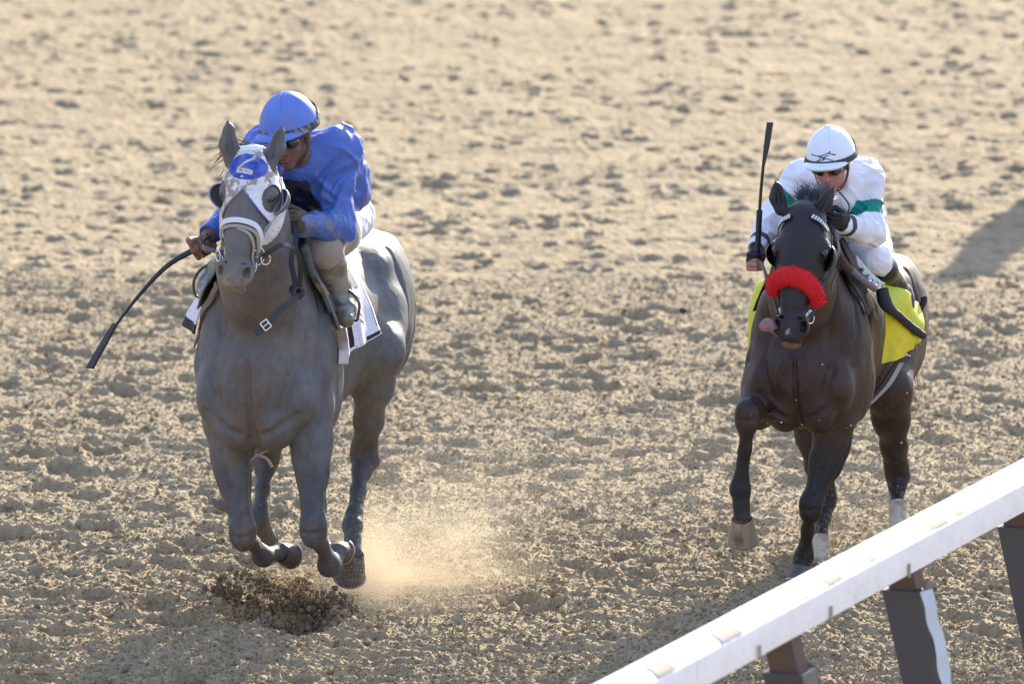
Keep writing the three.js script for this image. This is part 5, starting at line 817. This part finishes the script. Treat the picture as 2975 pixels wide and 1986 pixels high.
// ---------------------------------------------------------------- thrown dirt and dust
const grain = mat([1, 1, 1], 1, { specularIntensity: .1, transmission: .72 }), clodM = mat([1, 1, 1], 1, { specularIntensity: .15 });
const tiny = new THREE.OctahedronGeometry(1, 0), sand = (t) => [lerp(.98, .94, t), lerp(.92, .86, t), lerp(.80, .70, t)], wet = (t) => [lerp(.26, .105, t), lerp(.198, .078, t), lerp(.125, .048, t)];
{ // dust hanging behind the grey's hooves, thickest low down and to the right
  const c0 = [-.507, -.029, -.55], c1 = [-.354, .087, -.9], c2 = [-.601, .066, -.6], c3 = [-.269, -.085, -.8];
  strew('dust_cloud', 'pale sunlit dust hanging behind the hooves of the grey horse', 'dust', tiny, grain, 340000, () => {
    for (;;) {
      const u = rnd(), [c, sx, sy, sz] = u < .40 ? [c0, .17, .06, .25] : u < .70 ? [c1, .21, .17, .4] : u < .80 ? [c2, .07, .14, .2] : [c3, .23, .07, .3], p = [c[0] + gauss() * sx, c[1] + gauss() * sy, c[2] + gauss() * sz];
      const wisp = noise(p[0] * 5, p[1] * 6, p[2] * 3) + .5 * noise(p[0] * 13, p[1] * 14, p[2] * 8); if (wisp < -.15 && rnd() < .7) continue; if (p[1] < .01) continue;
      return [p, lerp(.0006, .0013, rnd() * rnd()), sand(rnd() * .6)];
    }
  });
  const b0 = [1.519, .077, -1.6], b1 = [.641, -.12, -2.6], b2 = [2.076, .2, -2.6], b3 = [.15, -.009, -3];
  strew('dust_haze', 'thin dust drifting over the track behind both horses', 'dust', tiny, grain, 70000, () => { const u = rnd(), [c, sx, sy, sz] = u < .3 ? [b0, .3, .14, .5] : u < .55 ? [b1, .6, .16, .8] : u < .75 ? [b2, .3, .16, .6] : [b3, .45, .2, .8], p = [c[0] + gauss() * sx, Math.abs(c[1] * .6 + gauss() * sy) + .01, c[2] + gauss() * sz]; return [p, lerp(.0006, .0012, rnd()), sand(rnd() * .6)]; });
}
{ // dark clods bursting from the print of the near foreleg
  const base = [-.898, -.013, 0], fan = [-1.059, .184, .05];
  const tufts = []; for (let i = 0; i < 46; i++) { const a = rnd(), r = Math.pow(rnd(), .8), left = rnd() < .38; tufts.push(left ? [fan[0] - .10 + .22 * a - .10 * r, .03 + .17 * r, fan[2] + .06 * gauss(), .012 + .018 * rnd()] : [base[0] - .10 + .30 * a, .015 + (.16 - .12 * a) * r, base[2] + .06 * gauss(), .012 + .02 * rnd()]); }
  const at = () => { const t = tufts[Math.floor(rnd() * tufts.length)]; return [t[0] + t[3] * gauss() * 1.3, Math.max(t[1] + t[3] * gauss(), .008), t[2] + t[3] * gauss()]; };
  strew('dirt_spray', 'dark dirt bursting up under the folded forelegs of the grey horse', 'dirt', crumb(4.7, 1), clodM, 2300, () => [at(), lerp(.002, .0135, Math.pow(rnd(), 2.8)), wet(rnd())]);
  strew('dirt_spray', 'golden grit flying above the fresh hoof print of the grey horse', 'dirt', tiny, grain, 14000, () => { const p = mix3(at(), [fan[0] + .05 + .14 * gauss(), fan[1] + .09 * gauss(), fan[2] + .1 * gauss()], rnd() * .9); return [[p[0], Math.max(p[1], .01), p[2]], lerp(.0008, .0026, rnd() * rnd()), rnd() < .6 ? [.80, .68, .48] : [.34, .26, .16]]; });
  // heap of turned dirt round the print
  strew('dirt_heap', 'freshly turned dark dirt heaped round the hoof print', 'dirt', crumb(8.8, 1), clodM, 900, () => { const a = rnd() * 6.3, r = .08 + .17 * Math.sqrt(rnd()), x = base[0] + Math.cos(a) * r * 1.15, z = base[2] + Math.sin(a) * r * .9; return [[x, groundAt(x, z) + .006 + .045 * rnd() * rnd() * smooth(.32, .1, r), z], lerp(.004, .017, rnd() * rnd()), wet(rnd() * .8).map((v) => v * 1.25)]; });
  // grit thrown up over the track between the horses and round the bay
  const spots = [[[.244, .03, -2.2], .55, .2], [[-.44, .574, -2.5], .3, .35], [[.125, .056, -1.5], .12, .05], [[-.047, .139, -1.8], .4, .18], [[.919, .104, -2], .3, .2], [[1.338, .871, -.6], .28, .4], [[2.095, .897, -3], .25, .35]];
  strew('flying_grit', 'specks of dirt in the air between the two horses', 'dirt', crumb(4.4, 0), clodM, 1500, () => { const s = spots[Math.floor(rnd() * spots.length)], p = add(s[0], [gauss() * s[1], gauss() * s[2] * .6, gauss() * .5]); p[1] = Math.max(p[1], .02); const l = rnd(); return [p, lerp(.0012, .005, Math.pow(rnd(), 4)), l < .35 ? [.6, .52, .4] : wet(rnd())]; });
  const c = new THREE.Mesh(crumb(12.1, 2), mat([.16, .135, .115], .9)); c.name = numbered('flying_clod'); c.scale.set(.038, .024, .028); c.rotation.z = -.7; c.position.set(...[-1.233, .425, -.4]); c.castShadow = c.receiveShadow = true; scene.add(c); tag(c, 'grey clod of dirt in the air left of the forelegs of the grey horse', 'clod');
  const d = new THREE.Mesh(crumb(15.1, 2), mat([.09, .06, .04], .9)); d.name = numbered('flying_clod'); d.scale.set(.014, .012, .012); d.position.set(...[.732, 1.163, -1]); d.castShadow = d.receiveShadow = true; scene.add(d); tag(d, 'small dark clod in the air near the whip of the white jockey', 'clod');
}
// Unseen copy of the bay, added outside the frame to cast a shadow.
{
  const far = [4.0, -15.35];
  const h = bay.root.clone(); h.name = numbered('bay_horse'); h.userData = { label: 'third dark horse trailing far behind, outside the picture at the right', category: 'horse' }; stand(h, far, -.26, .95); scene.add(h);
}

renderer.render(scene, camera);
